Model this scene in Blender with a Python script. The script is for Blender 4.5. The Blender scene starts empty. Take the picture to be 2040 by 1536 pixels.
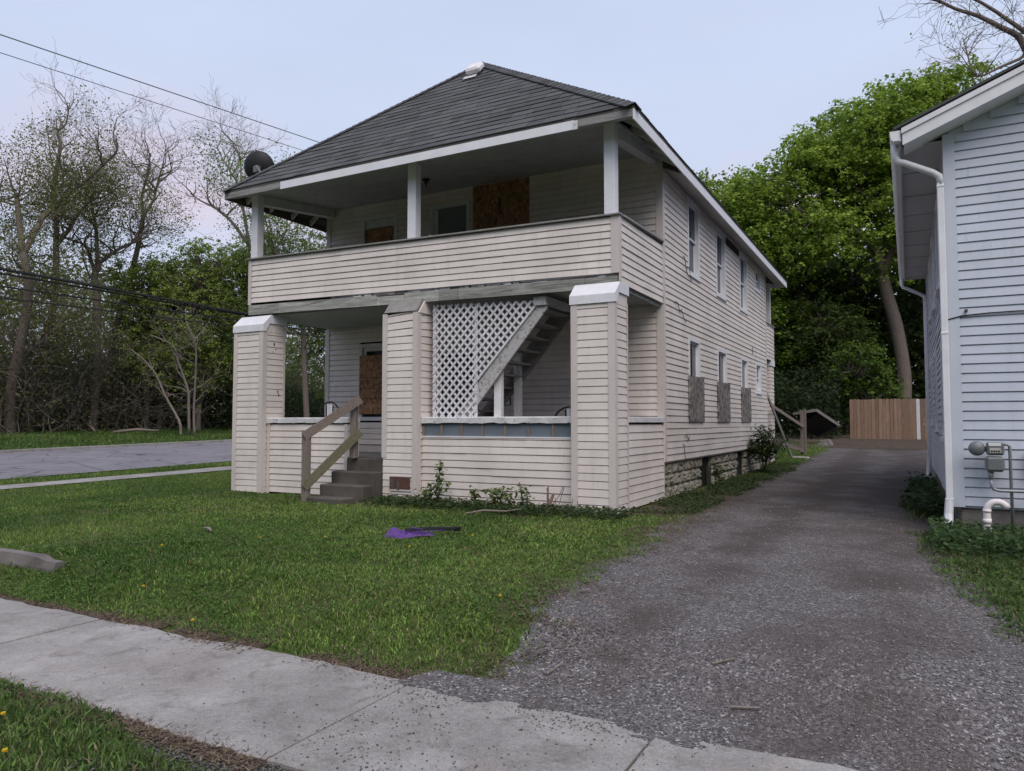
import bpy, math, random
import numpy as np
from mathutils import Vector, Matrix

S = bpy.context.scene
COL = S.collection
rnd = random.Random(7)
rng = np.random.default_rng(11)
R = math.radians

# ------------------------------------------------------------------ camera, sky, sun, exposure
cam_d = bpy.data.cameras.new("camera")
cam_d.sensor_fit = 'HORIZONTAL'; cam_d.sensor_width = 36.0
cam_d.lens = 36.0 * 1472.0 / 2040.0
cam_d.clip_start = 0.05; cam_d.clip_end = 2000
cam = bpy.data.objects.new("camera", cam_d); COL.objects.link(cam)
CAM = Vector((3.954, -10.672, 1.40))
cam.location = CAM
cam.rotation_euler = (R(90 + 2.9), 0, R(28.2))
S.camera = cam

SUN_EL, SUN_AZ = 52.0, 140.0          # azimuth clockwise from +Y: behind the photographer
w = bpy.data.worlds.new("World"); S.world = w; w.use_nodes = True
nt = w.node_tree; nt.nodes.clear()
def N(t, **k):
    n = nt.nodes.new(t)
    for a, b in k.items(): setattr(n, a, b)
    return n
L_ = lambda a, b: nt.links.new(a, b)
out = N('ShaderNodeOutputWorld'); bg = N('ShaderNodeBackground'); bg.inputs[1].default_value = 0.063
sky = N('ShaderNodeTexSky'); sky.sky_type = 'NISHITA'; sky.sun_disc = False
sky.sun_elevation = R(SUN_EL); sky.sun_rotation = R(SUN_AZ); sky.air_density = 1.0; sky.dust_density = 2.0
tc = N('ShaderNodeTexCoord')
sep = N('ShaderNodeSeparateXYZ'); L_(tc.outputs['Generated'], sep.inputs[0])
ramp = N('ShaderNodeValToRGB'); L_(sep.outputs['Z'], ramp.inputs[0])
e = ramp.color_ramp.elements
e[0].position = 0.0; e[0].color = (0.61, 0.65, 0.80, 1)
e[1].position = 0.62; e[1].color = (0.585, 0.685, 0.90, 1)
e2 = ramp.color_ramp.elements.new(0.22); e2.color = (0.655, 0.72, 0.91, 1)
sc_ = N('ShaderNodeVectorMath', operation='MULTIPLY'); sc_.inputs[1].default_value = (1.6, 1.6, 5.0)
L_(tc.outputs['Generated'], sc_.inputs[0])
off_v = N('ShaderNodeVectorMath', operation='ADD'); off_v.inputs[1].default_value = (11, 3, 8); L_(sc_.outputs[0], off_v.inputs[0])
nz = N('ShaderNodeTexNoise'); nz.inputs['Scale'].default_value = 1.15; nz.inputs['Detail'].default_value = 4; nz.inputs['Roughness'].default_value = .5
L_(off_v.outputs[0], nz.inputs['Vector'])
mr = N('ShaderNodeMapRange'); mr.inputs[1].default_value = .54; mr.inputs[2].default_value = .74; mr.inputs[3].default_value = 0; mr.inputs[4].default_value = .95
L_(nz.outputs['Fac'], mr.inputs[0])
fall = N('ShaderNodeMapRange'); fall.inputs[1].default_value = .55; fall.inputs[2].default_value = .28; fall.inputs[3].default_value = 0; fall.inputs[4].default_value = 1
L_(sep.outputs['Z'], fall.inputs[0])
mm = N('ShaderNodeMath', operation='MULTIPLY'); L_(mr.outputs[0], mm.inputs[0]); L_(fall.outputs[0], mm.inputs[1])
pink = N('ShaderNodeMixRGB'); pink.inputs[2].default_value = (0.84, 0.68, 0.78, 1)
L_(mm.outputs[0], pink.inputs[0]); L_(ramp.outputs[0], pink.inputs[1])
# thin veil of brighter cloud
nz2 = N('ShaderNodeTexNoise'); nz2.inputs['Scale'].default_value = 1.3; nz2.inputs['Detail'].default_value = 5
L_(sc_.outputs[0], nz2.inputs['Vector'])
mr2 = N('ShaderNodeMapRange'); mr2.inputs[1].default_value = .3; mr2.inputs[2].default_value = .7; mr2.inputs[3].default_value = .95; mr2.inputs[4].default_value = 1.05
L_(nz2.outputs['Fac'], mr2.inputs[0])
cm = N('ShaderNodeVectorMath', operation='SCALE'); L_(pink.outputs[0], cm.inputs[0]); L_(mr2.outputs[0], cm.inputs['Scale'])
cm10 = N('ShaderNodeVectorMath', operation='SCALE'); L_(cm.outputs[0], cm10.inputs[0]); cm10.inputs['Scale'].default_value = 10.4
mix = N('ShaderNodeMixRGB'); mix.inputs[0].default_value = .93
L_(sky.outputs[0], mix.inputs[1]); L_(cm10.outputs[0], mix.inputs[2])
L_(mix.outputs[0], bg.inputs[0]); L_(bg.outputs[0], out.inputs[0])

sun_d = bpy.data.lights.new("sun", 'SUN'); sun_d.energy = 1.5; sun_d.angle = R(45); sun_d.color = (1.0, .91, .83)
sun = bpy.data.objects.new("sun", sun_d); COL.objects.link(sun); sun.location = (10, -40, 40)
az = R(SUN_AZ)
sdir = Vector((math.sin(az) * math.cos(R(SUN_EL)), math.cos(az) * math.cos(R(SUN_EL)), math.sin(R(SUN_EL))))
sun.rotation_euler = sdir.to_track_quat('Z', 'Y').to_euler()
vs = S.view_settings
vs.view_transform = 'Standard'; vs.look = 'None'; vs.exposure = 0.66; vs.gamma = 1.0; vs.use_curve_mapping = False

# ------------------------------------------------------------------ materials
def hexlin(c): return tuple(c) + (1.0,)
class MT:
    """small node-tree helper"""
    def __init__(s, name, rough=.8, spec=.3):
        s.m = bpy.data.materials.new(name); s.m.use_nodes = True
        s.t = s.m.node_tree; s.b = s.t.nodes['Principled BSDF']
        s.b.inputs['Roughness'].default_value = rough
        s.b.inputs['Specular IOR Level'].default_value = spec
        s.tc = s.n('ShaderNodeTexCoord')
        s.h = None
    def n(s, t, **k):
        q = s.t.nodes.new(t)
        for a, b in k.items(): setattr(q, a, b)
        return q
    def l(s, a, b): s.t.links.new(a, b)
    def coord(s, sc=(1, 1, 1), rot=(0, 0, 0)):
        mp = s.n('ShaderNodeMapping'); mp.inputs['Scale'].default_value = sc; mp.inputs['Rotation'].default_value = rot
        s.l(s.tc.outputs['Object'], mp.inputs[0]); return mp.outputs[0]
    def noise(s, scale, detail=4, rough=.55, sc=(1, 1, 1), rot=(0, 0, 0), dist=0):
        q = s.n('ShaderNodeTexNoise'); q.inputs['Scale'].default_value = scale; q.inputs['Detail'].default_value = detail
        q.inputs['Roughness'].default_value = rough; q.inputs['Distortion'].default_value = dist
        s.l(s.coord(sc, rot), q.inputs['Vector']); return q.outputs['Fac']
    def vor(s, scale, sc=(1, 1, 1), feature='F1', out='Distance'):
        q = s.n('ShaderNodeTexVoronoi', feature=feature); q.inputs['Scale'].default_value = scale
        s.l(s.coord(sc), q.inputs['Vector']); return q.outputs[out]
    def rng(s, v, a, b, c=0., d=1.):
        q = s.n('ShaderNodeMapRange'); q.inputs[1].default_value = a; q.inputs[2].default_value = b
        q.inputs[3].default_value = c; q.inputs[4].default_value = d; s.l(v, q.inputs[0]); return q.outputs[0]
    def mix(s, f, a, b, blend='MIX'):
        q = s.n('ShaderNodeMixRGB', blend_type=blend)
        for i, v in ((0, f), (1, a), (2, b)):
            if isinstance(v, (int, float)): q.inputs[i].default_value = v
            elif isinstance(v, tuple): q.inputs[i].default_value = hexlin(v[:3])
            else: s.l(v, q.inputs[i])
        return q.outputs[0]
    def math(s, op, a, b):
        q = s.n('ShaderNodeMath', operation=op)
        for i, v in ((0, a), (1, b)):
            if isinstance(v, (int, float)): q.inputs[i].default_value = v
            else: s.l(v, q.inputs[i])
        return q.outputs[0]
    def objrand(s, c=0., d=1.):
        q = s.n('ShaderNodeObjectInfo'); return s.rng(q.outputs['Random'], 0, 1, c, d)
    def isl(s, c=0., d=1.):
        q = s.n('ShaderNodeNewGeometry'); return s.rng(q.outputs['Random Per Island'], 0, 1, c, d)
    def scale(s, colr, f):
        q = s.n('ShaderNodeVectorMath', operation='SCALE'); s.l(colr, q.inputs[0])
        if isinstance(f, (int, float)): q.inputs['Scale'].default_value = f
        else: s.l(f, q.inputs['Scale'])
        return q.outputs[0]
    def color(s, c):
        if isinstance(c, tuple): s.b.inputs['Base Color'].default_value = hexlin(c[:3])
        else: s.l(c, s.b.inputs['Base Color'])
    def bump(s, h, dist=.01, strength=1.):
        q = s.n('ShaderNodeBump'); q.inputs['Distance'].default_value = dist; q.inputs['Strength'].default_value = strength
        s.l(h, q.inputs['Height']); s.l(q.outputs[0], s.b.inputs['Normal'])

def simple(name, c, c2=None, scale=6, rough=.75, bscale=60, bdist=.002, rand=.06, stretch=(1, 1, 1), spec=.3, metallic=0):
    t = MT(name, rough, spec)
    col = t.mix(t.rng(t.noise(scale, 5, .6, stretch), .3, .7), c, c2 or tuple(v * .8 for v in c))
    if rand: col = t.scale(col, t.objrand(1 - rand, 1 + rand))
    t.color(col)
    if bdist: t.bump(t.noise(bscale, 4, .6, stretch), bdist)
    t.b.inputs['Metallic'].default_value = metallic
    return t.m

def siding_mat(name, c, dirt, grain):
    t = MT(name, .55, .35)
    base = t.mix(t.rng(t.noise(1.1, 5, .6), .35, .75, 0, .6), c, dirt)
    streak = t.noise(3.0, 4, .6, (2.5, 2.5, .35))
    base = t.mix(t.rng(streak, .52, .8, 0, .45), base, dirt)
    base = t.mix(t.rng(t.noise(9, 4, .6, (3, 3, .3)), .60, .78, 0, .30), base, tuple(v * .6 for v in dirt))
    speck = t.rng(t.noise(30, 3, .6), .70, .76, 0, .22)
    base = t.mix(speck, base, tuple(v * .45 for v in dirt))
    base = t.scale(base, t.objrand(.965, 1.03))
    t.color(base)
    t.bump(t.noise(5, 3, .5, grain), .0015, .35)
    return t.m
M_SID = siding_mat('beige_vinyl', (.75, .68, .635), (.50, .45, .415), (1, 1, 9))
M_SIDB = siding_mat('blue_white_vinyl', (.56, .60, .68), (.42, .46, .53), (1, 1, 9))
M_TRIM = siding_mat('beige_trim', (.63, .568, .535), (.47, .425, .40), (8, 8, 1))
M_TRIMB = siding_mat('blue_white_trim', (.57, .61, .69), (.47, .52, .6), (8, 8, 1))
M_WHITE = simple('white_metal', (.77, .77, .80), (.68, .68, .71), 4, .45, 30, .0008, .03)
M_PAINT = simple('white_wood_paint', (.70, .69, .70), (.56, .55, .55), 5, .65, 40, .002, .04)

def peel(name, paint, under, amount=.5, scale=9, stretch=(1, 1, 1)):
    t = MT(name, .85, .2)
    n1 = t.noise(scale, 8, .7, stretch); mask = t.rng(n1, amount, amount + .05)
    p = t.mix(t.rng(t.noise(3, 4), .3, .7), paint, tuple(v * .82 for v in paint))
    t.color(t.mix(mask, p, under))
    t.bump(t.rng(n1, amount + .05, amount, 0, 1), .004)
    return t.m
M_PEEL = peel('peeling_white_paint', (.66, .65, .66), (.20, .17, .14), .60, 16)
M_CEIL = peel('peeling_ceiling_paint', (.50, .495, .50), (.10, .085, .075), .60, 7, (.7, 3.5, 1))
M_LAT = peel('weathered_white_slats', (.72, .70, .74), (.34, .30, .28), .58, 22)
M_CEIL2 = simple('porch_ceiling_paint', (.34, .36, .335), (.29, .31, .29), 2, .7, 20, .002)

def wood(name, c1, c2, axis='X', rough=.85, freq=1.0, knots=True, rand=.1):
    t = MT(name, rough, .2)
    st = {'X': (.35, 6, 6), 'Y': (6, .35, 6), 'Z': (6, 6, .35)}[axis]
    g = t.noise(3.0 * freq, 6, .65, st, dist=1.2)
    fine = t.noise(22 * freq, 3, .6, st)
    col = t.mix(t.rng(g, .32, .68), c1, c2)
    col = t.mix(t.rng(fine, .45, .75, 0, .5), col, tuple(v * .5 for v in c2))
    col = t.scale(col, t.objrand(1 - rand, 1 + rand))
    t.color(col); t.bump(fine, .003)
    return t.m
M_BEAM = wood('weathered_grey_timber', (.50, .50, .46), (.15, .155, .14), 'X', freq=1.0, rand=.25)
M_RAIL = wood('weathered_brown_timber', (.27, .225, .20), (.15, .12, .105), 'X', freq=1.5)
M_RAILZ = wood('weathered_brown_post', (.28, .235, .21), (.16, .13, .11), 'Z', freq=1.5)
M_MOSS = wood('mossy_timber', (.19, .175, .12), (.10, .09, .055), 'X', freq=1.5)
M_OLD = wood('old_dark_timber', (.14, .12, .10), (.07, .06, .05), 'X')
M_STAIR = wood('worn_stair_timber', (.30, .27, .26), (.17, .15, .14), 'X')
M_FENCE = wood('new_cedar', (.33, .22, .155), (.19, .12, .083), 'Z', .8, 1.2, rand=.24)
M_GREYW = wood('grey_rail_timber', (.36, .35, .34), (.20, .19, .19), 'X')
M_BARK = wood('bark', (.24, .195, .17), (.12, .096, .083), 'Z', .95, 1.5, rand=.12)
M_TWIG = wood('pale_bark', (.30, .255, .225), (.16, .13, .115), 'Z', .95, 1.5, rand=.12)

def osb(name, c1, c2, c3, axis, fs=1.):
    t = MT(name, .85, .2)
    st = (1, 1, 1)
    v = t.n('ShaderNodeTexVoronoi'); v.inputs['Scale'].default_value = 11 * fs
    t.l(t.coord((2.4, 2.4, 1.3)), v.inputs['Vector'])
    sp = t.n('ShaderNodeSeparateColor'); t.l(v.outputs['Color'], sp.inputs[0])
    v2 = t.n('ShaderNodeTexVoronoi'); v2.inputs['Scale'].default_value = 15 * fs
    t.l(t.coord((2.0, 2.0, 1.1), (.35, .4, 0)), v2.inputs['Vector'])
    sp2 = t.n('ShaderNodeSeparateColor'); t.l(v2.outputs['Color'], sp2.inputs[0])
    col = t.mix(sp.outputs[0], c1, c2); col = t.mix(t.rng(sp2.outputs[1], .55, .95, 0, .85), col, c3)
    col = t.scale(col, t.rng(t.noise(2, 4), .25, .75, .7, 1.25))
    t.color(col); t.bump(sp.outputs[2], .003)
    return t.m
M_OSB = osb('strand_board', (.44, .25, .14), (.27, .145, .08), (.13, .065, .04), 'Z')
M_OSBG = osb('grey_strand_board', (.33, .30, .285), (.16, .14, .135), (.06, .052, .05), 'Z', .75)

def shingle_mat():
    t = MT('asphalt_shingle', .95, .15)
    v = t.math('ADD', t.math('MULTIPLY', t.objrand(), .6), t.math('MULTIPLY', t.isl(), .4))
    col = t.mix(v, (.050, .051, .054), (.122, .124, .128))
    col = t.mix(t.rng(t.noise(1.2, 4), .4, .75, 0, .5), col, (.085, .088, .086))
    g = t.noise(260, 2); col = t.scale(col, t.rng(g, .3, .7, .7, 1.3))
    t.color(col); t.bump(g, .002); return t.m
M_SHIN = shingle_mat()

def block_mat():
    t = MT('rock_faced_block', .95, .15)
    n = t.noise(7, 6, .65)
    col = t.mix(t.rng(n, .3, .7), (.37, .345, .29), (.22, .20, .165))
    col = t.mix(t.rng(t.noise(2.2, 5), .5, .75, 0, .6), col, (.14, .16, .10))
    col = t.scale(col, t.objrand(.88, 1.12))
    t.color(col); t.bump(t.noise(24, 5, .65), .02); return t.m
M_BLOCK = block_mat()
M_MORTAR = simple('mortar', (.22, .20, .16), None, 8)

def conc(name, c, c2, spots=0., tint=(.30, .24, .22)):
    t = MT(name, .92, .2)
    col = t.mix(t.rng(t.noise(1.6, 6, .6), .35, .7), c, c2)
    col = t.mix(t.rng(t.noise(.9, 5, .65), .55, .75, 0, .5), col, tint)
    g = t.noise(150, 3, .7); col = t.scale(col, t.rng(g, .3, .7, .74, 1.24)); col = t.scale(col, t.rng(t.noise(48, 4, .75), .3, .7, .80, 1.18))
    if spots:
        col = t.mix(t.rng(t.noise(4.5, 7, .7, dist=.8), .52, .68, 0, .62), col, (.135, .122, .112))
        col = t.mix(t.rng(t.noise(1.3, 6, .65), .54, .70, 0, .5), col, (.46, .435, .425))
        col = t.mix(t.rng(t.noise(34, 3, .7), .62, .72, 0, .45), col, (.12, .11, .11))
    col = t.scale(col, t.objrand(.94, 1.06))
    t.color(col); t.bump(t.noise(90, 4, .7), .004); return t.m
M_WALK = conc('sidewalk_concrete', (.34, .318, .305), (.225, .208, .20), .9)
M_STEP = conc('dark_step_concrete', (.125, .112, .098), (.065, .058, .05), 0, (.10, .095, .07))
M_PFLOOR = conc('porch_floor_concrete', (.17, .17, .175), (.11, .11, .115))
M_STONE = conc('old_kerb_concrete', (.22, .20, .19), (.11, .10, .095), 0, (.10, .11, .07))

def soil_mat():
    t = MT('lawn_soil', .98, .1)
    col = t.mix(t.rng(t.noise(3, 6, .6), .35, .65), (.055, .095, .022), (.085, .095, .036))
    t.color(col); t.bump(t.noise(30, 5, .7), .02); return t.m
M_SOIL = soil_mat()
def dirt_mat():
    t = MT('leaf_littered_dirt', .98, .1)
    col = t.mix(t.rng(t.noise(5, 6, .65), .35, .65), (.11, .085, .065), (.06, .048, .038))
    col = t.mix(t.rng(t.vor(26, out='Distance'), .0, .3, .5, 0), col, (.20, .14, .10))
    t.color(col); t.bump(t.noise(40, 5, .7), .015); return t.m
M_DIRT = dirt_mat()

def gravel_mat():
    t = MT('gravel', .95, .2)
    v = t.n('ShaderNodeTexVoronoi'); v.inputs['Scale'].default_value = 78; t.l(t.coord(), v.inputs['Vector'])
    sp = t.n('ShaderNodeSeparateColor'); t.l(v.outputs['Color'], sp.inputs[0])
    col = t.mix(sp.outputs[0], (.062, .054, .055), (.205, .186, .187))
    col = t.mix(t.rng(sp.outputs[1], .90, .99), col, (.42, .395, .39))
    v2 = t.n('ShaderNodeTexVoronoi'); v2.inputs['Scale'].default_value = 30; t.l(t.coord(), v2.inputs['Vector'])
    sp2 = t.n('ShaderNodeSeparateColor'); t.l(v2.outputs['Color'], sp2.inputs[0])
    big = t.math('MULTIPLY', t.rng(sp2.outputs[0], .90, .96), t.rng(v2.outputs['Distance'], .36, .28))
    col = t.mix(t.math('MULTIPLY', big, .8), col, (.33, .305, .30))
    sx = t.n('ShaderNodeSeparateXYZ'); t.l(t.tc.outputs['Object'], sx.inputs[0])
    xw = t.math('ADD', sx.outputs[0], t.math('MULTIPLY', t.math('SUBTRACT', t.noise(.45, 4, .6), .5), 1.5))
    def band(c, wd): return t.rng(t.math('ABSOLUTE', t.math('SUBTRACT', xw, c), 0) if False else t.math('ABSOLUTE', t.math('SUBTRACT', xw, c), 0), wd, 0.)
    nb = t.noise(1.1, 7, .7, dist=.5)
    trk = t.math('ADD', band(2.35, .55), band(3.85, .75))
    far = t.rng(sx.outputs[1], -5.5, 4.0, 0, .17)
    dirtm = t.rng(t.math('ADD', t.math('ADD', t.math('MULTIPLY', trk, .17), far), nb), .55, .78, 0, .92)
    fine = t.noise(130, 3, .7)
    dc = t.mix(t.rng(fine, .3, .7), (.046, .037, .034), (.125, .102, .096))
    col = t.mix(dirtm, col, dc)
    dk = t.rng(t.noise(2.4, 6, .7, (1, .6, 1), dist=1.2), .60, .72, 0, .6)
    col = t.mix(dk, col, (.045, .037, .035))
    col = t.mix(t.rng(t.noise(17, 4, .7), .60, .74, 0, .45), col, (.05, .042, .04))
    t.color(col)
    h = t.math('ADD', t.rng(v.outputs['Distance'], 0, .6, 1, 0), t.math('MULTIPLY', big, 1.2))
    t.bump(h, .011, .9); return t.m
M_GRAVEL = gravel_mat()
def pebble_mat():
    t = MT('pebble', .9, .25)
    col = t.mix(t.isl(), (.10, .095, .10), (.36, .34, .34))
    t.color(col); t.bump(t.noise(200, 2), .001); return t.m
M_PEB = pebble_mat()
def grit_mat():
    t = MT('dark_grit', .95, .2)
    t.color(t.mix(t.isl(), (.05, .048, .05), (.16, .15, .15))); return t.m
M_GRIT = grit_mat()
def road_mat():
    t = MT('worn_asphalt', .93, .2)
    col = t.mix(t.rng(t.noise(.5, 6, .6), .35, .7), (.22, .21, .23), (.17, .16, .175))
    cr = t.vor(.55, feature='DISTANCE_TO_EDGE')
    w_ = t.noise(2.5, 4, .6)
    crk = t.rng(t.math('ADD', cr, t.math('MULTIPLY', t.math('SUBTRACT', w_, .5), .12)), .0, .022, .8, 0)
    col = t.mix(crk, col, (.06, .055, .06))
    cr2 = t.rng(t.vor(.22, (1, 1, 1), 'DISTANCE_TO_EDGE'), 0, .012, .7, 0); col = t.mix(cr2, col, (.07, .065, .07))
    col = t.scale(col, t.rng(t.noise(60, 2), .3, .7, .85, 1.15))
    t.color(col); t.bump(t.noise(60, 3), .006); return t.m
M_ROAD = road_mat()

def leaf_mat(name, transl=.35, rough=.6):
    t = MT(name, rough, .25)
    a = t.n('ShaderNodeVertexColor', layer_name='tone')
    t.color(a.outputs[0])
    tr = t.n('ShaderNodeBsdfTranslucent'); t.l(t.scale(a.outputs[0], 1.15), tr.inputs[0])
    ms = t.n('ShaderNodeMixShader'); ms.inputs[0].default_value = transl
    o = t.t.nodes['Material Output']
    t.l(t.b.outputs[0], ms.inputs[1]); t.l(tr.outputs[0], ms.inputs[2]); t.l(ms.outputs[0], o.inputs[0])
    return t.m
M_LEAF = leaf_mat('leaf', .45)
M_GRASS = leaf_mat('grass_blade', .25, .7)

def glass_mat():
    t = MT('window_glass', .06, .6); t.color((.025, .028, .032)); return t.m
M_GLASS = glass_mat()
M_BLIND = simple('white_blind', (.52, .53, .56), None, 3, .7)
M_BLACK = simple('black_metal', (.018, .018, .02), None, 5, .5, 50, .0005, .05)
M_DARK = simple('dark_void_board', (.02, .018, .016), None, 5, .9)
M_FELT = peel('blue_felt_paper', (.17, .20, .235), (.42, .43, .44), .63, 12, (1, 1, 2.2))
M_GREYM = simple('grey_meter_metal', (.20, .215, .22), (.16, .17, .175), 12, .5, 60, .001, .04, metallic=.3)
M_PIPE = simple('galvanised_pipe', (.33, .34, .36), (.27, .28, .30), 12, .45, 60, .001, .04, metallic=.3)
M_PVC = simple('white_plastic', (.80, .74, .74), (.72, .66, .66), 6, .4, 40, .0005, .03)
M_PURPLE = simple('purple_cloth', (.155, .07, .29), (.08, .035, .17), 14, .8, 80, .003, .05)
M_BRICK = simple('dark_brick', (.13, .065, .05), (.09, .045, .04), 9, .9)
M_CABLE = simple('black_cable', (.02, .02, .022), None, 5, .6, 50, 0)
M_WIRE = simple('grey_wire', (.16, .16, .18), None, 5, .5, 50, 0)
M_YEL = simple('dandelion_yellow', (.75, .48, .02), None, 40, .7, 90, .001, .1)
M_STEM = simple('green_stem', (.10, .15, .05), None, 10, .7)

# ------------------------------------------------------------------ mesh helpers
class MB:
    def __init__(s): s.v = []; s.f = []
    def add(s, vs, fs):
        o = len(s.v); s.v.extend(tuple(p) for p in vs); s.f.extend(tuple(i + o for i in f) for f in fs)
    def box(s, a, b):
        x0, y0, z0 = a; x1, y1, z1 = b
        s.add([(x0, y0, z0), (x1, y0, z0), (x1, y1, z0), (x0, y1, z0), (x0, y0, z1), (x1, y0, z1), (x1, y1, z1), (x0, y1, z1)],
              [(3, 2, 1, 0), (4, 5, 6, 7), (0, 1, 5, 4), (1, 2, 6, 5), (2, 3, 7, 6), (3, 0, 4, 7)])
        return s
    def beam(s, p, q, wdt, hgt, up=(0, 0, 1)):
        p = Vector(p); q = Vector(q); d = (q - p).normalized(); u = Vector(up)
        r = d.cross(u).normalized() * (wdt / 2); u = r.cross(d).normalized() * (hgt / 2)
        vs = [p - r - u, p + r - u, p + r + u, p - r + u, q - r - u, q + r - u, q + r + u, q - r + u]
        s.add(vs, [(0, 1, 2, 3), (7, 6, 5, 4), (0, 4, 5, 1), (1, 5, 6, 2), (2, 6, 7, 3), (3, 7, 4, 0)])
        return s
    def prism(s, poly, ext):
        n = len(poly); e = Vector(ext); a = [Vector(p) for p in poly]
        nn = Vector((0, 0, 0))
        for i in range(n): nn += a[i].cross(a[(i + 1) % n])
        if nn.dot(e) < 0: a.reverse()
        s.add(a + [p + e for p in a], [tuple(range(n - 1, -1, -1)), tuple(range(n, 2 * n))] +
              [(i, (i + 1) % n, n + (i + 1) % n, n + i) for i in range(n)])
        return s
    def tube(s, pts, rads, k=8, caps=True):
        pts = [Vector(p) for p in pts]
        if isinstance(rads, (int, float)): rads = [rads] * len(pts)
        o = len(s.v); ref = None
        for i, p in enumerate(pts):
            d = (pts[min(i + 1, len(pts) - 1)] - pts[max(i - 1, 0)])
            if d.length < 1e-9: d = Vector((0, 0, 1))
            d.normalize()
            if ref is None: ref = d.orthogonal().normalized()
            ref = (ref - d * ref.dot(d)); ref = ref.normalized() if ref.length > 1e-6 else d.orthogonal().normalized()
            b = d.cross(ref)
            for j in range(k):
                a = 2 * math.pi * j / k
                s.v.append(tuple(p + (ref * math.cos(a) + b * math.sin(a)) * rads[i]))
        for i in range(len(pts) - 1):
            for j in range(k):
                s.f.append((o + i * k + j, o + i * k + (j + 1) % k, o + (i + 1) * k + (j + 1) % k, o + (i + 1) * k + j))
        if caps:
            s.f.append(tuple(o + j for j in range(k - 1, -1, -1))); s.f.append(tuple(o + (len(pts) - 1) * k + j for j in range(k)))
        return s
    def mesh(s, name):
        me = bpy.data.meshes.new(name); me.from_pydata(s.v, [], s.f); me.update(); return me
    def build(s, name, m, parent=None, smooth=False, bevel=0):
        return put(s.mesh(name), name, m, parent, smooth, bevel)

def put(me, name, m, parent=None, smooth=False, bevel=0):
    o = bpy.data.objects.new(name, me); COL.objects.link(o)
    if m and not me.materials: me.materials.append(m)
    if smooth: me.shade_smooth() if hasattr(me, 'shade_smooth') else [setattr(p, 'use_smooth', True) for p in me.polygons]
    if parent is not None:
        o.parent = parent; o.matrix_parent_inverse = world(parent).inverted()
    if bevel:
        b = o.modifiers.new('bevel', 'BEVEL'); b.width = bevel; b.segments = 1; b.limit_method = 'ANGLE'
    return o
def world(o):
    m = o.matrix_basis.copy()
    if o.parent: m = world(o.parent) @ o.matrix_parent_inverse @ m
    return m
def tag(o, label=None, cat=None, group=None, kind=None):
    for k, v in (('label', label), ('category', cat), ('group', group), ('kind', kind)):
        if v: o[k] = v
    return o
def thing(name, loc, label, cat, group=None):
    o = bpy.data.objects.new(name, None); COL.objects.link(o); o.location = loc; o.empty_display_size = .2
    return tag(o, label, cat, group)
def part(name, parent):
    o = bpy.data.objects.new(name, None); COL.objects.link(o); o.parent = parent
    o.matrix_parent_inverse = world(parent).inverted(); o.empty_display_size = .1
    return o
def bx(name, a, b, m, parent=None, bevel=0):
    return MB().box(a, b).build(name, m, parent, False, bevel)

def np_mesh(name, verts, faces, m, tone=None, parent=None):
    """verts (n,3), faces (k,3|4) arrays -> object; tone (n,3) vertex colour"""
    me = bpy.data.meshes.new(name); nv, (nf, c) = len(verts), faces.shape
    me.vertices.add(nv); me.vertices.foreach_set('co', np.ascontiguousarray(verts, np.float32).ravel())
    me.loops.add(nf * c); me.loops.foreach_set('vertex_index', np.ascontiguousarray(faces, np.int32).ravel())
    me.polygons.add(nf); me.polygons.foreach_set('loop_start', np.arange(nf, dtype=np.int32) * c)
    me.polygons.foreach_set('loop_total', np.full(nf, c, np.int32))
    if tone is not None:
        ca = me.color_attributes.new('tone', 'FLOAT_COLOR', 'POINT')
        ca.data.foreach_set('color', np.c_[tone, np.ones(nv)].astype(np.float32).ravel())
    me.update(calc_edges=True); me.validate()
    return put(me, name, m, parent)

# lattice value noise for scattering and relief
_tab = rng.random((256, 256))
def vnoise(x, y):
    x = np.asarray(x, float); y = np.asarray(y, float)
    xi = np.floor(x).astype(int); yi = np.floor(y).astype(int); fx = x - xi; fy = y - yi
    fx = fx * fx * (3 - 2 * fx); fy = fy * fy * (3 - 2 * fy)
    a = _tab[xi % 256, yi % 256]; b = _tab[(xi + 1) % 256, yi % 256]; c = _tab[xi % 256, (yi + 1) % 256]; d = _tab[(xi + 1) % 256, (yi + 1) % 256]
    return (a * (1 - fx) + b * fx) * (1 - fy) + (c * (1 - fx) + d * fx) * fy
def fbm(x, y, o=4):
    s = 0; a = .5; t = 0
    for i in range(o): s = s + a * vnoise(x * 2 ** i + 17.3 * i, y * 2 ** i + 9.1 * i); t += a; a *= .5
    return s / t
def sst(a, b, x):
    t = np.clip((np.asarray(x, float) - a) / (b - a), 0, 1); return t * t * (3 - 2 * t)

# ------------------------------------------------------------------ terrain
def G(x, y):
    x = np.asarray(x, float); y = np.asarray(y, float)
    z = .018 * np.clip(y, -10, 60) * sst(-9, -15, x) + .014 * np.clip(-15.5 - x, 0, 60) + .040 * np.clip(-27.5 - x, 0, 40)
    z = z + .048 * np.clip(y - 12, 0, 16) * sst(-9, -4, x)
    cw = sst(-3.3, -4.1, x)
    z = z - .24 * (sst(-5.5, -6.75, y) * (1 - cw) + sst(-5.9, -6.4, y) * cw) * sst(-30, -12, x)
    z = z - .07 * sst(3.6, 4.6, x) * sst(9, 4, y)
    z = z + .03 * (fbm(x * .35 + 3, y * .35) - .5)
    return z
def Gf(x, y): return float(G(x, y))
def grid(xs, ys, f, name, m, dz=0):
    X, Y = np.meshgrid(xs, ys); Z = f(X, Y) + dz
    v = np.stack([X, Y, Z], -1).reshape(-1, 3); nx = len(xs); ny = len(ys)
    i = np.arange(nx - 1)[None, :] + nx * np.arange(ny - 1)[:, None]
    fc = np.stack([i, i + 1, i + nx + 1, i + nx], -1).reshape(-1, 4)
    return np_mesh(name, v, fc, m)
ls = np.linspace
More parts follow.
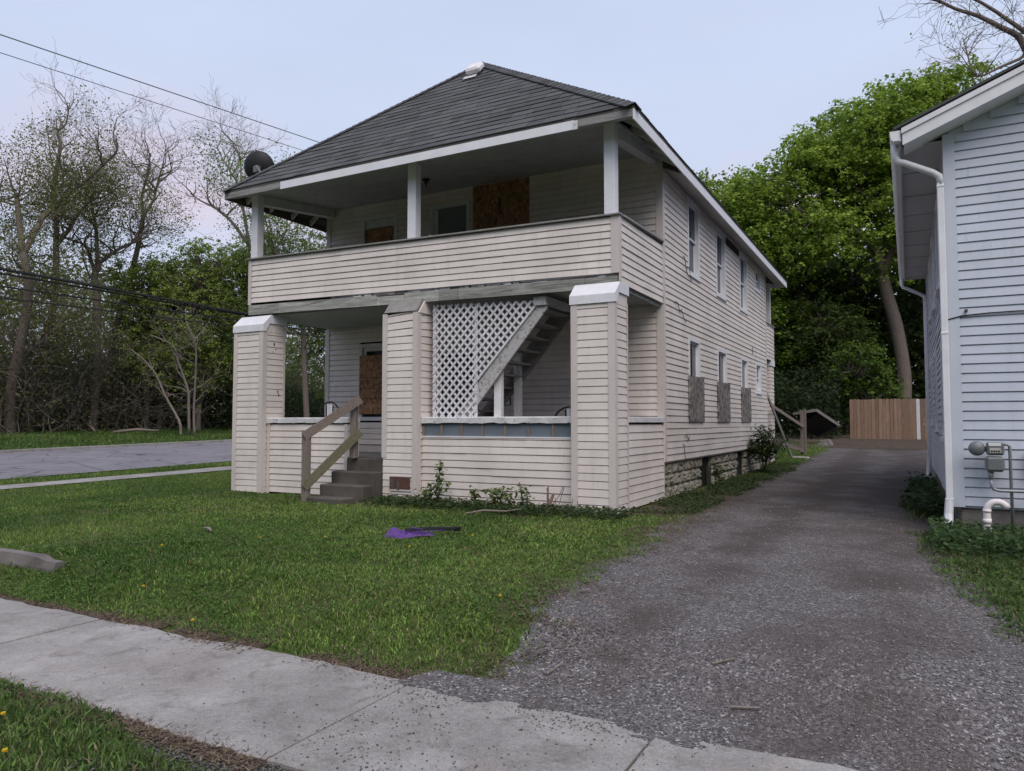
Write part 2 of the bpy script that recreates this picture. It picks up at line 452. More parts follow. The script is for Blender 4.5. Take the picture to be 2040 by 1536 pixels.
xs = np.unique(np.concatenate([ls(-260, -50, 16), ls(-50, -9, 60), ls(-9, 9, 100), ls(9, 200, 20)]))
ys = np.unique(np.concatenate([ls(-80, -9, 12), ls(-9, -5, 40), ls(-5, 32, 80), ls(32, 300, 20)]))
tag(grid(xs, ys, G, 'ground', M_SOIL), kind='structure')

# driveway: gravel, ragged edges
def drv_l(y):
    a = np.interp(y, [-9, -7.2, -6.1, -4.9, -2.3, .4, 6, 14, 20, 25], [1.75, 1.62, 1.70, 1.52, 1.30, 1.10, .95, .95, 1.2, .9])
    return a + .35 * (fbm(y * 1.3, y * 0 + 4.2) - .5) + .16 * (fbm(y * 5, y * 0 + 1.2) - .5)
def drv_r(y):
    a = np.interp(y, [-9, -6.5, -4.6, -3.4, -1, 1.0, 2.5, 9, 14, 25], [7.2, 5.6, 4.75, 4.35, 4.05, 4.02, 4.02, 4.02, 4.6, 5.5])
    return a + .35 * (fbm(y * 1.3, y * 0 + 14.2) - .5) + .14 * (fbm(y * 5, y * 0 + 31.2) - .5)
yy = np.concatenate([ls(-7.16, -6.7, 26), ls(-6.68, 4, 170), ls(4.1, 24.5, 120)])
u = ls(0, 1, 46)
YY = np.repeat(yy[:, None], 46, 1); Lx = drv_l(yy)[:, None] - .42; Rx = drv_r(yy)[:, None] + .42; XX = Lx + (Rx - Lx) * u[None, :]
ZZ = G(XX, YY) + .012 + .035 * (fbm(XX * .8, YY * .5) - .5) * np.sin(u * math.pi)[None, :] - .03 * np.clip((np.abs(u - .5) - .42) / .08, 0, 1)[None, :]
lip = -.212 + .026 * (fbm(XX * 2.0, YY * 2.0) - .5) + .020 * (fbm(XX * 14, YY * 14) - .5) + .085 * (YY + 6.84) - .02 * np.clip(XX - 2.9, 0, 1)
ZZ = np.where(YY < -6.6, np.maximum(np.where(YY < -6.8, -.4, ZZ), lip), ZZ)
v = np.stack([XX, YY, ZZ], -1).reshape(-1, 3)
i = np.arange(45)[None, :] + 46 * np.arange(len(yy) - 1)[:, None]
tag(np_mesh('driveway', v, np.stack([i, i + 1, i + 47, i + 46], -1).reshape(-1, 4), M_GRAVEL), kind='structure')
# dirt in front of the back fence, and beside the house wall
def patch(name, x0, x1, y0, y1, dz, m, nx=24, ny=24):
    yy = ls(y0, y1, ny); uu = ls(0, 1, nx)
    l = x0 + .5 * (fbm(yy * 1.7, yy * 0 + x1) - .5); r = x1 + .5 * (fbm(yy * 1.7, yy * 0 + x0 + 7) - .5)
    X = l[:, None] + (r - l)[:, None] * uu[None]; Y = np.repeat(yy[:, None], nx, 1) + .4 * (fbm(X * 1.5, X * 0 + y0) - .5)
    Z = G(X, Y) + dz
    i = np.arange(nx - 1)[None, :] + nx * np.arange(ny - 1)[:, None]
    return tag(np_mesh(name, np.stack([X, Y, Z], -1).reshape(-1, 3), np.stack([i, i + 1, i + nx + 1, i + nx], -1).reshape(-1, 4), m), kind='structure')
patch('dirt_ground', -2.0, 8, 20.5, 31, .02, M_DIRT)
patch('dirt_strip', 0.03, .75, .2, 5.2, .006, M_DIRT)

# front sidewalk of separate slabs, the far path, the side street and its kerb
sw = part_root = bpy.data.objects.new('sidewalk', None); COL.objects.link(sw); sw.location = (0, -7.4, -.3); tag(sw, kind='structure')
joints = [-9.9 + 1.572 * k for k in range(14)]
off = 1.18 - min(joints, key=lambda a: abs(a - 1.18))
joints = [j + off for j in joints]
for k in range(13):
    a, b = joints[k] + .008, joints[k + 1] - .008
    nn = 18; mb = MB()
    top = -.216 + rnd.uniform(-.004, .004); tl = rnd.uniform(-.004, .004)
    fr = [(a + (b - a) * i / nn, -8.02 + rnd.uniform(-.012, .012)) for i in range(nn + 1)]
    bk = [(b - (b - a) * i / nn, -6.80 + .10 * (fbm((b - (b - a) * i / nn) * 2.1, 5.0) - .5) + rnd.uniform(-.012, .012)) for i in range(nn + 1)]
    poly = [(x, y, top - .12) for x, y in fr + bk]
    mb.prism(poly, (0, 0, .12))
    o = mb.build('slab', M_WALK, sw, bevel=.006)
grid(ls(-14.0, -13.0, 5), ls(-40, 70, 80), G, 'path', M_WALK, .025)['kind'] = 'structure'
grid(ls(-26.2, -15.7, 14), ls(-60, 120, 120), lambda x, y: .018 * np.clip(y, -10, 60) + .014 * np.clip(-15.5 - x, 0, 60) + .0, 'road', M_ROAD, .03)['kind'] = 'structure'
mb = MB()
for k in range(60):
    y0 = -60 + 3 * k; y1 = y0 + 2.985
    for x0 in (-26.38,):
        z0, z1 = [.018 * min(max(q, -10), 60) + .014 * (-15.5 - x0) for q in (y0, y1)]
        mb.prism([(x0, y0, z0 - .1), (x0 + .17, y0, z0 - .1), (x0 + .17, y0, z0 + .12), (x0, y0, z0 + .13)], (0, y1 - y0, z1 - z0))
tag(mb.build('kerb', M_WALK), kind='structure')

# ------------------------------------------------------------------ siding
EXPO = .122
def board_profile(h, proud=.021):
    return [(0, 0), (proud, 0), (proud - .001, .005), (proud * .62, h - .026), (.004, h - .013), (.003, h + .002), (0, h + .002)]
def courses(parent, m, P, uvec, nvec, length, z0, z1, expo=EXPO, openings=(), drop=0., jit=.0028, name='siding_board', ends=None, joined=False, proud=.027, far=1e9):
    """lapped boards on a wall: P = start point (z ignored), drop = fall of the far end"""
    P = Vector(P); uvec = Vector(uvec).normalized(); nvec = Vector(nvec).normalized()
    k = 0; z = z0; objs = []
    J = MB()
    while z < z1 - .02:
        h = min(expo, z1 - z)
        segs = [(0., length)]
        for (ua, ub, za, zb) in openings:
            if zb > z + h * .5 and za < z + h * .5:
                ns = []
                for a, b in segs:
                    if ub <= a or ua >= b: ns.append((a, b)); continue
                    if ua > a: ns.append((a, ua))
                    if ub < b: ns.append((ub, b))
                segs = ns
        prof = board_profile(h, proud)
        for a, b in segs:
            if b - a < .03: continue
            lump = joined or a > far
            mb = J if lump else MB()
            n = max(1, int((b - a) / 1.1)); o = len(mb.v); c = len(prof)
            stations = [(a + (b - a) * i / n, 0.) for i in range(n + 1)]
            if b - a > 2.2:
                ts = a + (b - a) * rnd.uniform(.12, .88)
                stations = [q for q in stations if abs(q[0] - ts) > .02]
                stations = [q for q in stations if q[0] < ts] + [(ts, 0.), (ts + .003, .0045)] + [(q[0], .0045) for q in stations if q[0] > ts]
            n = len(stations) - 1
            for i, (t, dn) in enumerate(stations):
                jz = rnd.uniform(-jit, jit) if 0 < i < n and dn == stations[i - 1][1] else 0
                jn = rnd.uniform(0, jit * 1.5) + dn
                for (d, hh) in prof:
                    q = P + uvec * t + nvec * (d + (jn if d > 0 else 0))
                    mb.v.append((q.x, q.y, z + hh + drop * t / length + jz))
            fl = Vector((0, 0, 1)).cross(uvec).dot(nvec) < 0
            for i in range(n):
                for j in range(c):
                    f = (o + i * c + j, o + i * c + (j + 1) % c, o + (i + 1) * c + (j + 1) % c, o + (i + 1) * c + j)
                    mb.f.append(f if fl else f[::-1])
            mb.f.append(tuple(o + j for j in range(c))); mb.f.append(tuple(o + n * c + j for j in range(c - 1, -1, -1)))
            if not lump: objs.append(mb.build(name, m, parent))
        z += expo; k += 1
    if J.v:
        o = J.build(name, m, parent); o['kind'] = 'stuff'; objs.append(o)
    return objs

def window_x(parent, y0, y1, z0, z1, x=0., deep=.13, blind=False, sill=True):
    """window in a wall facing +X: lined recess, two sashes, panes"""
    f = MB(); t = .055
    f.box((x - deep, y0 - .03, z0 - .02), (x + .034, y0 + t, z1 + .03)); f.box((x - deep, y1 - t, z0 - .02), (x + .034, y1 + .03, z1 + .03))
    f.box((x - deep, y0 + t, z1 - t), (x + .032, y1 - t, z1 + .028)); f.box((x - deep, y0 + t, z0 - .018), (x + .032, y1 - t, z0 + t))
    fr = f.build('window', M_WHITE, parent)
    if sill: bx('sill', (x - .02, y0 - .05, z0 - .06), (x + .06, y1 + .05, z0 - .0205), M_WHITE, fr, .004)
    zm = (z0 + z1) / 2
    for i, (a, b, xo) in enumerate(((z0 + t, zm + .02, -.095), (zm - .02, z1 - t, -.06))):
        s = MB(); q = .04
        ya, yb = y0 + t + .002, y1 - t - .002
        s.box((x + xo, ya, a), (x + xo + .03, ya + q, b)); s.box((x + xo, yb - q, a), (x + xo + .03, yb, b))
        s.box((x + xo, ya + q, a), (x + xo + .03, yb - q, a + q)); s.box((x + xo, ya + q, b - q), (x + xo + .03, yb - q, b))
        s.build('sash', M_WHITE, fr)
        bx('pane', (x + xo + .010, ya + q, a + q), (x + xo + .016, yb - q, b - q), M_GLASS if (i == 0 or not blind) else M_BLIND, fr)
    return fr

# ================================================================== THE BOARDED HOUSE
XL, XR = -8.10, 0.0; YF = 2.58; YB = 13.72
H = thing('house', (-4.05, 7, 0), 'two storey beige house with boarded windows, double porch and dark hip roof', 'house')

# ---- foundation of rock faced blocks
fd = MB().box((XL + .05, YF, -.3), (-.11, YB, .66)).build('foundation', M_MORTAR, H)
def rock_block(y0, y1, z0, z1, x=-.11):
    n, k = 8, 5; mb = MB(); vs = []
    for j in range(k + 1):
        for i in range(n + 1):
            edge = i in (0, n) or j in (0, k)
            d = .04 + rnd.uniform(-.012, .012) if edge else .075 + rnd.uniform(-.035, .035)
            vs.append((x + d, y0 + (y1 - y0) * i / n, z0 + (z1 - z0) * j / k))
    fs = [(j * (n + 1) + i, j * (n + 1) + i + 1, (j + 1) * (n + 1) + i + 1, (j + 1) * (n + 1) + i) for j in range(k) for i in range(n)]
    mb.add(vs, fs)
    rim = [j for j in range(n + 1)] + [(j + 1) * (n + 1) - 1 for j in range(1, k + 1)] + [k * (n + 1) + i for i in range(n - 1, -1, -1)] + [j * (n + 1) for j in range(k - 1, 0, -1)]
    o = len(mb.v)
    mb.v.extend((x, mb.v[i][1], mb.v[i][2]) for i in rim)
    for a in range(len(rim)):
        b = (a + 1) % len(rim); mb.f.append((rim[b], rim[a], o + a, o + b))
    mb.build('block', M_BLOCK, fd)
gaps = [(5.46, 6.34), (9.27, 10.2)]
for r in range(4):
    z0 = -.26 + r * .232; y = YF + .02 - (.2 if r % 2 else 0)
    while y < YB:
        a, b = max(y, YF + .02), min(y + .40, YB - .01)
        for ga, gb in gaps:
            if z0 > -.1 and a < gb and b > ga:
                if a < ga: b = min(b, ga)
                elif b > gb: a = max(a, gb)
                else: a = b
        if b - a > .06: rock_block(a + .006, b - .006, z0 + .006, z0 + .226)
        y += .41
for ga, gb in gaps:
    o = bx('basement_opening', (-.1095, ga, .0), (-.105, gb, .66), M_DARK, H)
bx('basement_post', (-.10, 6.18, .0), (-.03, 6.33, .42), M_OLD, H)

# ---- walls
side = MB().box((-.62, YF + .05, .66), (-.16, YB, 6.14)).build('side_wall', M_DARK, H)
WU = [(4.35, 5.26, 4.50, 6.08), (6.91, 7.85, 4.45, 6.06), (9.69, 10.66, 4.48, 6.04), (12.0, 12.80, 5.38, 6.05)]
WL = [(4.33, 5.20, 1.50, 3.15), (6.94, 7.87, 1.50, 3.15), (9.70, 10.58, 1.50, 3.16), (11.88, 12.70, 2.31, 3.17)]
ops = [(a - YF, b - YF, c, d) for a, b, c, d in WU + WL]
courses(side, M_SID, (0, YF, 0), (0, 1, 0), (1, 0, 0), YB - YF, .69, 6.16, openings=ops, jit=.004, far=6.5)
MB().box((-.159, YF + .02, .66), (-.002, YF + .06, 6.16)).box((-.159, YB - .04, .66), (-.002, YB, 6.16)).box((-.159, YF + .06, .655), (-.002, YB - .04, .688)).build('wall_edge', M_TRIM, H)
for q in WU: window_x(H, *q)
for i, q in enumerate(WL): window_x(H, *q, sill=(i == 3))
for a, b, t in ((4.22, 5.45, 2.37), (6.79, 8.09, 2.37), (9.60, 10.86, 2.36)):
    o = bx('board', (.038, a, 1.43), (.058, b, t), M_OSBG, H); o['label'] = 'grey weathered strand board over the lower half of the window'
    o.rotation_euler = (0, 0, 0)
# torn strip of siding under the eaves between windows two and three
bx('torn_strip', (.0285, 8.0, 5.86), (.030, 9.6, 6.04), M_DARK, H)
for k in range(6): bx('lath', (.0305, 8.1 + k * .26, 5.88 + rnd.uniform(-.03, .02)), (.037, 8.2 + k * .26, 6.05), M_OLD, H)
# wire stubs hanging on the side wall
for (y, z, dy, dz) in ((3.9, 4.75, .35, -.35), (4.25, 4.6, .3, -.28), (3.25, 3.72, .5, -.1), (3.6, 3.60, .5, -.16), (3.9, 1.12, .3, -.02), (3.75, .98, .16, -.33), (11.2, 3.6, .06, -.25)):
    pts = [(.035 + .02 * math.sin(t * 3), y + dy * t + .03 * math.sin(t * 9), z + dz * t + .05 * math.sin(t * 7)) for t in ls(0, 1, 7)]
    MB().tube(pts, .007, 5).build('cable_end', M_CABLE, H)
# left wall (turned away) and rear wall
lw = bx('left_wall', (XL + .002, YF + .05, .66), (XL + .3, YB, 6.14), M_DARK, H)
courses(lw, M_SID, (XL, YB, 0), (0, -1, 0), (-1, 0, 0), YB - YF, .69, 6.16, joined=True)
rw = bx('rear_wall', (XL + .3, YB - .25, .66), (-.62, YB - .002, 6.14), M_DARK, H)
courses(rw, M_SID, (0, YB, 0), (-1, 0, 0), (0, 1, 0), XR - XL, .69, 6.16, joined=True)
# front wall, two storeys, behind the porches
fw = bx('front_wall', (XL + .3, YF + .05, .66), (-.62, YF + .25, 6.5), M_DARK, H)
up_ops = [(-7.07 - XL, -6.06 - XL, 5.0, 6.13), (-5.18 - XL, -4.15 - XL, 3.7, 6.13)]
lo_ops = [(-7.10 - XL, -6.05 - XL, 1.45, 3.20), (-4.95 - XL, -3.95 - XL, .8, 2.95)]
courses(fw, M_SID, (XL, YF, 0), (1, 0, 0), (0, -1, 0), XR - XL, 3.76 + 8 * EXPO, 6.46, openings=up_ops)
courses(fw, M_SID, (XL, YF, 0), (1, 0, 0), (0, -1, 0), XR - XL, 3.76, 3.76 + 8 * EXPO - .001, openings=up_ops, joined=True)
courses(fw, M_SID, (XL, YF, 0), (1, 0, 0), (0, -1, 0), XR - XL, .92 + 4 * EXPO, 3.57, openings=lo_ops)
courses(fw, M_SID, (XL, YF, 0), (1, 0, 0), (0, -1, 0), XR - XL, .92, .92 + 4 * EXPO - .001, openings=lo_ops, joined=True)
MB().box((XL, YF + .001, .70), (XR - .16, YF + .049, .918)).box((XL, YF + .001, 3.572), (XR - .16, YF + .049, 3.755)).build('wall_band', M_TRIM, H)
# corner posts
bx('corner_trim', (-.105, YF - .036, .69), (.036, YF - .0275, 3.58), M_TRIM, H)
bx('corner_trim', (-.105, YF - .036, 3.75), (.036, YF - .0275, 6.40), M_TRIM, H)
bx('corner_trim', (.0275, YF - .0272, .69), (.036, YF + .085, 6.16), M_TRIM, H)
bx('corner_trim', (XL - .030, YF - .036, .75), (XL + .09, YF - .0275, 3.58), M_TRIM, H)
bx('corner_trim', (XL - .030, YF - .036, 3.75), (XL + .09, YF - .0275, 6.40), M_TRIM, H)
bx('corner_trim', (.0275, YB - .085, .69), (.036, YB + .02, 6.10), M_TRIM, H)

def window_y(parent, x0, x1, z0, z1, y, name='window', deep=.045, mid=None):
    """window in a wall facing -Y"""
    t = .085; f = MB()
    f.box((x0, y - .040, z0), (x0 + t, y + .048, z1)); f.box((x1 - t, y - .040, z0), (x1, y + .048, z1))
    f.box((x0 + t, y - .038, z1 - t), (x1 - t, y + .048, z1 - .001)); f.box((x0 + t, y - .038, z0 + .001), (x1 - t, y + .048, z0 + t))
    return f
f = window_y(H, -7.07, -6.06, 5.0, 6.13, YF).build('window', M_PAINT, H)
s = MB(); s.box((-6.983, YF + .0, 5.62), (-6.90, YF + .03, 6.044)); s.box((-6.23, YF + .0, 5.62), (-6.147, YF + .03, 6.044)); s.box((-6.90, YF + .002, 5.86), (-6.23, YF + .028, 6.042)); s.build('sash', M_PAINT, f)
bx('pane', (-6.99, YF + .034, 5.08), (-6.14, YF + .042, 6.046), M_GLASS, f)
bx('board', (-6.98, YF - .012, 5.02), (-6.15, YF - .001, 5.84), M_OSB, H)
f = window_y(H, -5.18, -4.15, 3.76, 6.13, YF)
door = f.build('door', M_PAINT, H)
bx('door_panel', (-5.09, YF + .012, 3.78), (-4.24, YF + .04, 6.04), simple('grey_door', (.22, .23, .25), None, 3, .6), door)
bx('casing', (-5.09, YF - .01, 3.78), (-4.98, YF + .011, 6.04), M_PAINT, door)
bx('board', (-4.07, YF - .045, 4.6), (-2.74, YF - .024, 6.40), M_OSB, H)
bx('latch_hole', (-3.44, YF - .0475, 5.72), (-3.40, YF - .0455, 6.06), M_BLACK, H)
f = window_y(H, -7.10, -6.05, 1.45, 3.20, YF).build('window', M_PAINT, H)
s = MB(); s.box((-7.01, YF + .0, 2.7), (-6.93, YF + .03, 3.11)); s.box((-6.93, YF + .002, 3.03), (-6.14, YF + .028, 3.112)); s.build('sash', M_PAINT, f)
bx('pane', (-7.01, YF + .034, 1.54), (-6.14, YF + .042, 3.112), M_GLASS, f)
bx('board', (-7.07, YF - .066, 1.60), (-6.10, YF - .0415, 2.93), M_OSB, H)
MB().box((-7.075, YF - .070, 2.42), (-6.10, YF - .0665, 2.428)).box((-7.075, YF - .070, 2.17), (-6.10, YF - .0665, 2.178)).box((-7.075, YF - .070, 1.95), (-6.10, YF - .0665, 1.958)).build('board_seam', M_BLACK, H)
d2 = window_y(H, -4.95, -3.95, .78, 2.95, YF).build('door', M_PAINT, H)
bx('door_panel', (-4.865, YF + .01, .80), (-4.035, YF + .04, 2.865), simple('dark_door', (.10, .09, .09), None, 3, .6), d2)

# ---- porch floor, ceilings
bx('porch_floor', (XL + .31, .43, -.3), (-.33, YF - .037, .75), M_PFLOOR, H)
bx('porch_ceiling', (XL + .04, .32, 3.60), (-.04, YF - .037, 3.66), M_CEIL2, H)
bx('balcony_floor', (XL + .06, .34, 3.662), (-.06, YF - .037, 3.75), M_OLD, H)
cl = MB().prism([(XL - .1, .0, 6.12), (XL - .1, YF + .03, 6.43), (XL - .1, YF + .03, 6.47), (XL - .1, .0, 6.16)], (8.2, 0, 0)).build('balcony_ceiling', M_CEIL, H)
# groove lines of the ceiling boards
lamp = MB().tube([(-4.45, 1.35, 6.285), (-4.45, 1.35, 6.25)], .08, 12).tube([(-4.45, 1.35, 6.25), (-4.45, 1.35, 6.19)], .035, 10).tube([(-4.45, 1.35, 6.19), (-4.42, 1.33, 6.11)], .012, 6)
lamp.build('ceiling_light', M_BLACK, H, True)

# ---- three clad pillars
def pillar(x0, x1, y0, y1, z1, cap, lift=0., seed=0):
    p = bx('porch_pillar', (x0 + .02, y0 + .02, -.2), (x1 - .02, y1 - .02, z1 + .10), M_DARK, H)
    z = .02; k = 0
    while z < z1 - .02:
        h = min(EXPO, z1 - z); prof = board_profile(h, .0195); mb = MB()
        a0, a1 = x0 + .02, x1 - .02; b0, b1 = y0 + .02, y1 - .02
        tilt = rnd.uniform(-.003, .003)
        if cap == 'bare' and k > 23: tilt += .016 * (k - 23)
        def face(A, B, nv):
            o = len(mb.v); c = len(prof)
            for i, q in enumerate((A, B)):
                for d, hh in prof: mb.v.append((q[0] + nv[0] * d, q[1] + nv[1] * d, z + hh + (tilt if i else 0)))
            for j in range(c): mb.f.append((o + c + j, o + c + (j + 1) % c, o + (j + 1) % c, o + j))
        face((a0, b0), (a1, b0), (0, -1)); face((a1, b0), (a1, b1), (1, 0)); face((a1, b1), (a0, b1), (0, 1)); face((a0, b1), (a0, b0), (-1, 0))
        mb.build('siding_board', M_SID, p); z += EXPO; k += 1
    t = .0055; wd = .105
    for (cx, cy, sx, sy, zlo) in ((x0, y0, 1, 1, .02), (x1, y0, -1, 1, -.03), (x1, y1, -1, -1, .02), (x0, y1, 1, -1, .02)):
        mb = MB(); wy = wd if cy == y0 else .05
        if cap == 'bare' and cx == x0 and cy == y0: zlo = .78
        mb.box((min(cx, cx + sx * wd), min(cy - sy * t, cy), zlo), (max(cx, cx + sx * wd), max(cy - sy * t, cy), z1 + .03))
        mb.box((min(cx - sx * t, cx), min(cy - sy * t, cy + sy * wy), zlo), (max(cx - sx * t, cx - sx * .0001), max(cy - sy * t, cy + sy * wy), z1 + .03))
        mb.build('corner_trim', M_TRIM, p)
    if cap == 'white':
        for xa, xb in ((x0 + .002, x0 + .03), (x1 - .03, x1 - .002)):
            MB().prism([(xa, y0 + .03, z1 - .03), (xa, y0 + .18, z1 + .2), (xa, y1 - .01, z1 + .2), (xa, y1 - .01, z1 - .03)], (xb - xa, 0, 0)).build('side_cladding', M_SID, p)
    # sloped cap: lip, chamfer up to the beam, side flanges
    zc = z1; e = .022
    if cap == 'white':
        mb = MB()
        prof = [(y0 - e, zc - .02), (y0 - e, zc + .12), (y0 + .20, zc + .33), (y1 + e, zc + .33), (y1 + e, zc + .15), (y0 + .16, zc + .15), (y0 + .06, zc - .02)]
        for xa, xb in ((x0 - e, x0 - e + .006), (x1 + e - .006, x1 + e)):
            mb.prism([(xa, a, b) for a, b in prof], (xb - xa, 0, 0))
        mb.prism([(x0 - e + .006, y0 - e + .001, zc - .02), (x0 - e + .006, y0 - e + .001, zc + .12), (x0 - e + .006, y0 + .20, zc + .329), (x0 - e + .006, y0 + .20, zc + .320), (x0 - e + .006, y0 - e + .007, zc + .115), (x0 - e + .006, y0 - e + .007, zc - .02)], (x1 - x0 + 2 * e - .012, 0, 0))
        mb.build('cap', M_WHITE, p, bevel=.003)
    else:
        mb = MB()
        mb.prism([(x0 + .04, y0 - .02, zc + .05), (x0 + .04, y0 + .02, zc + .10), (x0 + .04, y0 + .17, zc + .30), (x0 + .04, y0 + .30, zc + .31), (x0 + .04, y0 + .30, zc + .02)], (x1 - x0 - .06, 0, 0))
        mb.build('cap', simple('grey_cap_board', (.27, .26, .25), (.2, .19, .18), 8, .9), p)
        MB().prism([(x1 - .012, y0 + .02, zc + .02), (x1 - .012, y0 + .22, zc + .27), (x1 - .012, y1, zc + .27), (x1 - .012, y1, zc + .02)], (.03, 0, 0)).build('side_cladding', M_SID, p)
    return p
pillar(-8.27, -7.45, 0, .60, 3.27, 'white')
for (y_, z_, a_, b_) in ((.28, 2.98, .03, .05), (.33, 2.90, .025, .02), (.40, 2.02, .022, .05), (.43, 1.95, .018, .06), (.26, 2.84, .02, .02)):
    bx('torn_hole', (-7.4465, y_, z_), (-7.4440, y_ + a_, z_ + b_), M_BLACK, H)
pm = pillar(-4.43, -3.66, 0, .60, 3.34, 'bare')
pillar(-.71, .015, 0, .60, 3.28, 'white')
# broken hole at the foot of the middle pillar
hb = bx('broken_hole', (-4.20, -.012, .225), (-3.80, -.003, .445), M_BRICK, pm)
bx('hole_frame', (-4.24, -.016, .445), (-3.77, -.002, .465), M_TRIM, pm); bx('hole_frame', (-4.24, -.016, .195), (-3.77, -.002, .222), M_TRIM, pm)
bx('hole_stud', (-4.07, -.03, .225), (-4.02, -.0125, .36), M_OLD, pm)
bx('hole_board', (-4.24, -.018, .222), (-4.15, -.0125, .445), M_OLD, pm)

# ---- low porch walls
def low_wall(x0, x1, top, gap):
    p = bx('porch_wall', (x0, .17, -.1), (x1, .42, 1.40), M_DARK if not gap else M_FELT, H)
    courses(p, M_SID, (x0, .17, 0), (1, 0, 0), (0, -1, 0), x1 - x0, .03, top)
    mb = MB(); n = 26
    rows = []
    for i in range(n + 1):
        x = x0 + (x1 - x0) * i / n; j = lambda s=.006: rnd.uniform(-s, s)
        rows.append([(x, .115 + j(), 1.40 + j(.010)), (x, .112 + j(), 1.49 + j()), (x, .14 + j(), 1.505), (x, .44, 1.505), (x, .465 + j(), 1.49), (x, .46, 1.40)])
    o = len(mb.v)
    for r in rows: mb.v.extend(r)
    for i in range(n):
        for j in range(6): mb.f.append((o + i * 6 + j, o + (i + 1) * 6 + j, o + (i + 1) * 6 + (j + 1) % 6, o + i * 6 + (j + 1) % 6))
    mb.f.append(tuple(range(6))); mb.f.append(tuple(n * 6 + j for j in range(5, -1, -1)))
    mb.build('coping', M_PEEL, p)
    return p
pw = low_wall(-3.655, -.715, 1.15, True)
for x in (-3.62, -3.25, -2.84, -2.42, -1.98, -1.55, -1.1):
    bx('furring_strip', (x - .025, .150, 1.165), (x + .025, .1695, 1.35 + rnd.uniform(-.02, .03)), M_RAILZ, pw)
bx('starter_strip', (-3.655, .146, 1.15), (-.715, .168, 1.172), M_WHITE, pw)
pl = low_wall(-7.445, -5.32, 1.375, False)
bx('wall_end_trim', (-5.425, .134, .06), (-5.34, .1415, 1.38), M_TRIM, pl); bx('wall_end_trim', (-5.318, .16, .75), (-5.312, .43, 1.39), M_TRIM, pl)
bx('wall_end_trim', (-7.44, .134, .0), (-7.36, .1415, 1.40), M_TRIM, pl)
ps = bx('porch_wall', (-.32, .60, -.1), (-.02, YF - .03, 1.40), M_DARK, H)
courses(ps, M_SID, (-.02, .62, 0), (0, 1, 0), (1, 0, 0), YF - .03 - .62, .03, 1.38, jit=.004)
bx('coping', (-.36, .605, 1.405), (.03, YF - .038, 1.50), M_PEEL, ps, .008)
bx('wall_end_trim', (.008, YF - .06, .03), (.018, YF - .037, 1.40), M_TRIM, ps)
# left porch end: low wall with coping
pq = bx('porch_wall', (XL + .02, .60, -.1), (XL + .30, YF - .03, 1.40), M_DARK, H)
bx('coping', (XL - .02, .605, 1.405), (XL + .34, YF - .038, 1.50), M_PEEL, pq, .008)
courses(pq, M_SID, (XL + .02, YF - .03, 0), (0, -1, 0), (-1, 0, 0), YF - .65, .03, 1.38, joined=True)

# ---- beam over the porch and the balcony parapet (sagging to the right)
DR = -.14
def at_x(zl, zr, x): return zl + (zr - zl) * (x - XL) / (XR - XL)
bm = MB().prism([(XL, .235, 3.645), (XR, .235, 3.525), (XR, .235, 3.70), (XL, .235, 3.845)], (0, .09, 0)).build('beam', M_OLD, H)
cuts = [XL, -7.25, -4.75, -4.10, -3.35, -2.95, -.55, XR]
for i in range(7):
    a, b = cuts[i] + .004, cuts[i + 1] - .004
    dz = [0, 0, -.035, 0, 0, 0, 0][i]
    MB().prism([(a, .198, at_x(3.64, 3.515, a)), (b, .198, at_x(3.64, 3.515, b)), (b, .198, at_x(3.84, 3.70, b) + dz), (a, .198, at_x(3.84, 3.70, a) + dz)], (0, .036, 0)).build('beam_board', M_BEAM, bm)
for k in range(22):
    x = rnd.uniform(XL + .5, XR - .2); wd = rnd.uniform(.05, .3)
    z = at_x(3.845, 3.702, x) - rnd.uniform(.0, .015)
    bx('packing_block', (x, .215 + rnd.uniform(0, .03), z), (x + wd, .30, z + rnd.uniform(.02, .07)), M_GREYW if k % 3 else M_PAINT, bm)
bx('beam', (-.10, .326, 3.53), (-.03, YF - .038, 3.60), M_BEAM, H)
bal = MB().prism([(XL, .235, 3.94), (XR, .235, 3.80), (XR, .235, 4.66), (XL, .235, 4.79)], (0, .10, 0)).build('balcony_wall', M_DARK, H)
courses(bal, M_SID, (XL, .235, 0), (1, 0, 0), (0, -1, 0), XR - XL, 3.89, 4.79, expo=.1135, drop=DR, jit=.003)
MB().prism([(XL - .05, .155, 4.80), (XR + .06, .155, 4.665), (XR + .06, .155, 4.688), (XL - .05, .155, 4.823)], (0, .24, 0)).build('rail_cap', M_GREYW, bal)
MB().prism([(-.11, .200, 3.76), (.034, .200, 3.75), (.034, .200, 4.66), (-.11, .200, 4.665)], (0, .005, 0)).build('corner_trim', M_TRIM, bal)
MB().prism([(XL - .02, .200, 3.85), (XL + .07, .200, 3.85), (XL + .07, .200, 4.79), (XL - .02, .200, 4.79)], (0, .005, 0)).build('corner_trim', M_TRIM, bal)
bs = bx('balcony_wall', (-.12, .34, 3.66), (-.008, YF - .038, 4.66), M_DARK, H)
courses(bs, M_SID, (-.007, .24, 0), (0, 1, 0), (1, 0, 0), YF - .035 - .24, 3.60, 4.68, expo=.12, jit=.003)
bx('corner_trim', (.0205, .2055, 3.62), (.034, .30, 4.66), M_TRIM, bs)
MB().prism([(-.16, .396, 4.672), (-.16, YF - .039, 4.735), (-.16, YF - .039, 4.77), (-.16, .396, 4.707)], (.22, 0, 0)).build('rail_cap', M_GREYW, bs)
bl = bx('balcony_wall', (XL + .008, .34, 3.66), (XL + .12, YF - .038, 4.78), M_DARK, H)
courses(bl, M_SID, (XL + .007, YF - .035, 0), (0, -1, 0), (-1, 0, 0), YF - .275, 3.66, 4.78, joined=True)
bx('rail_cap', (XL - .05, .396, 4.80), (XL + .16, YF - .039, 4.835), M_GREYW, bl)
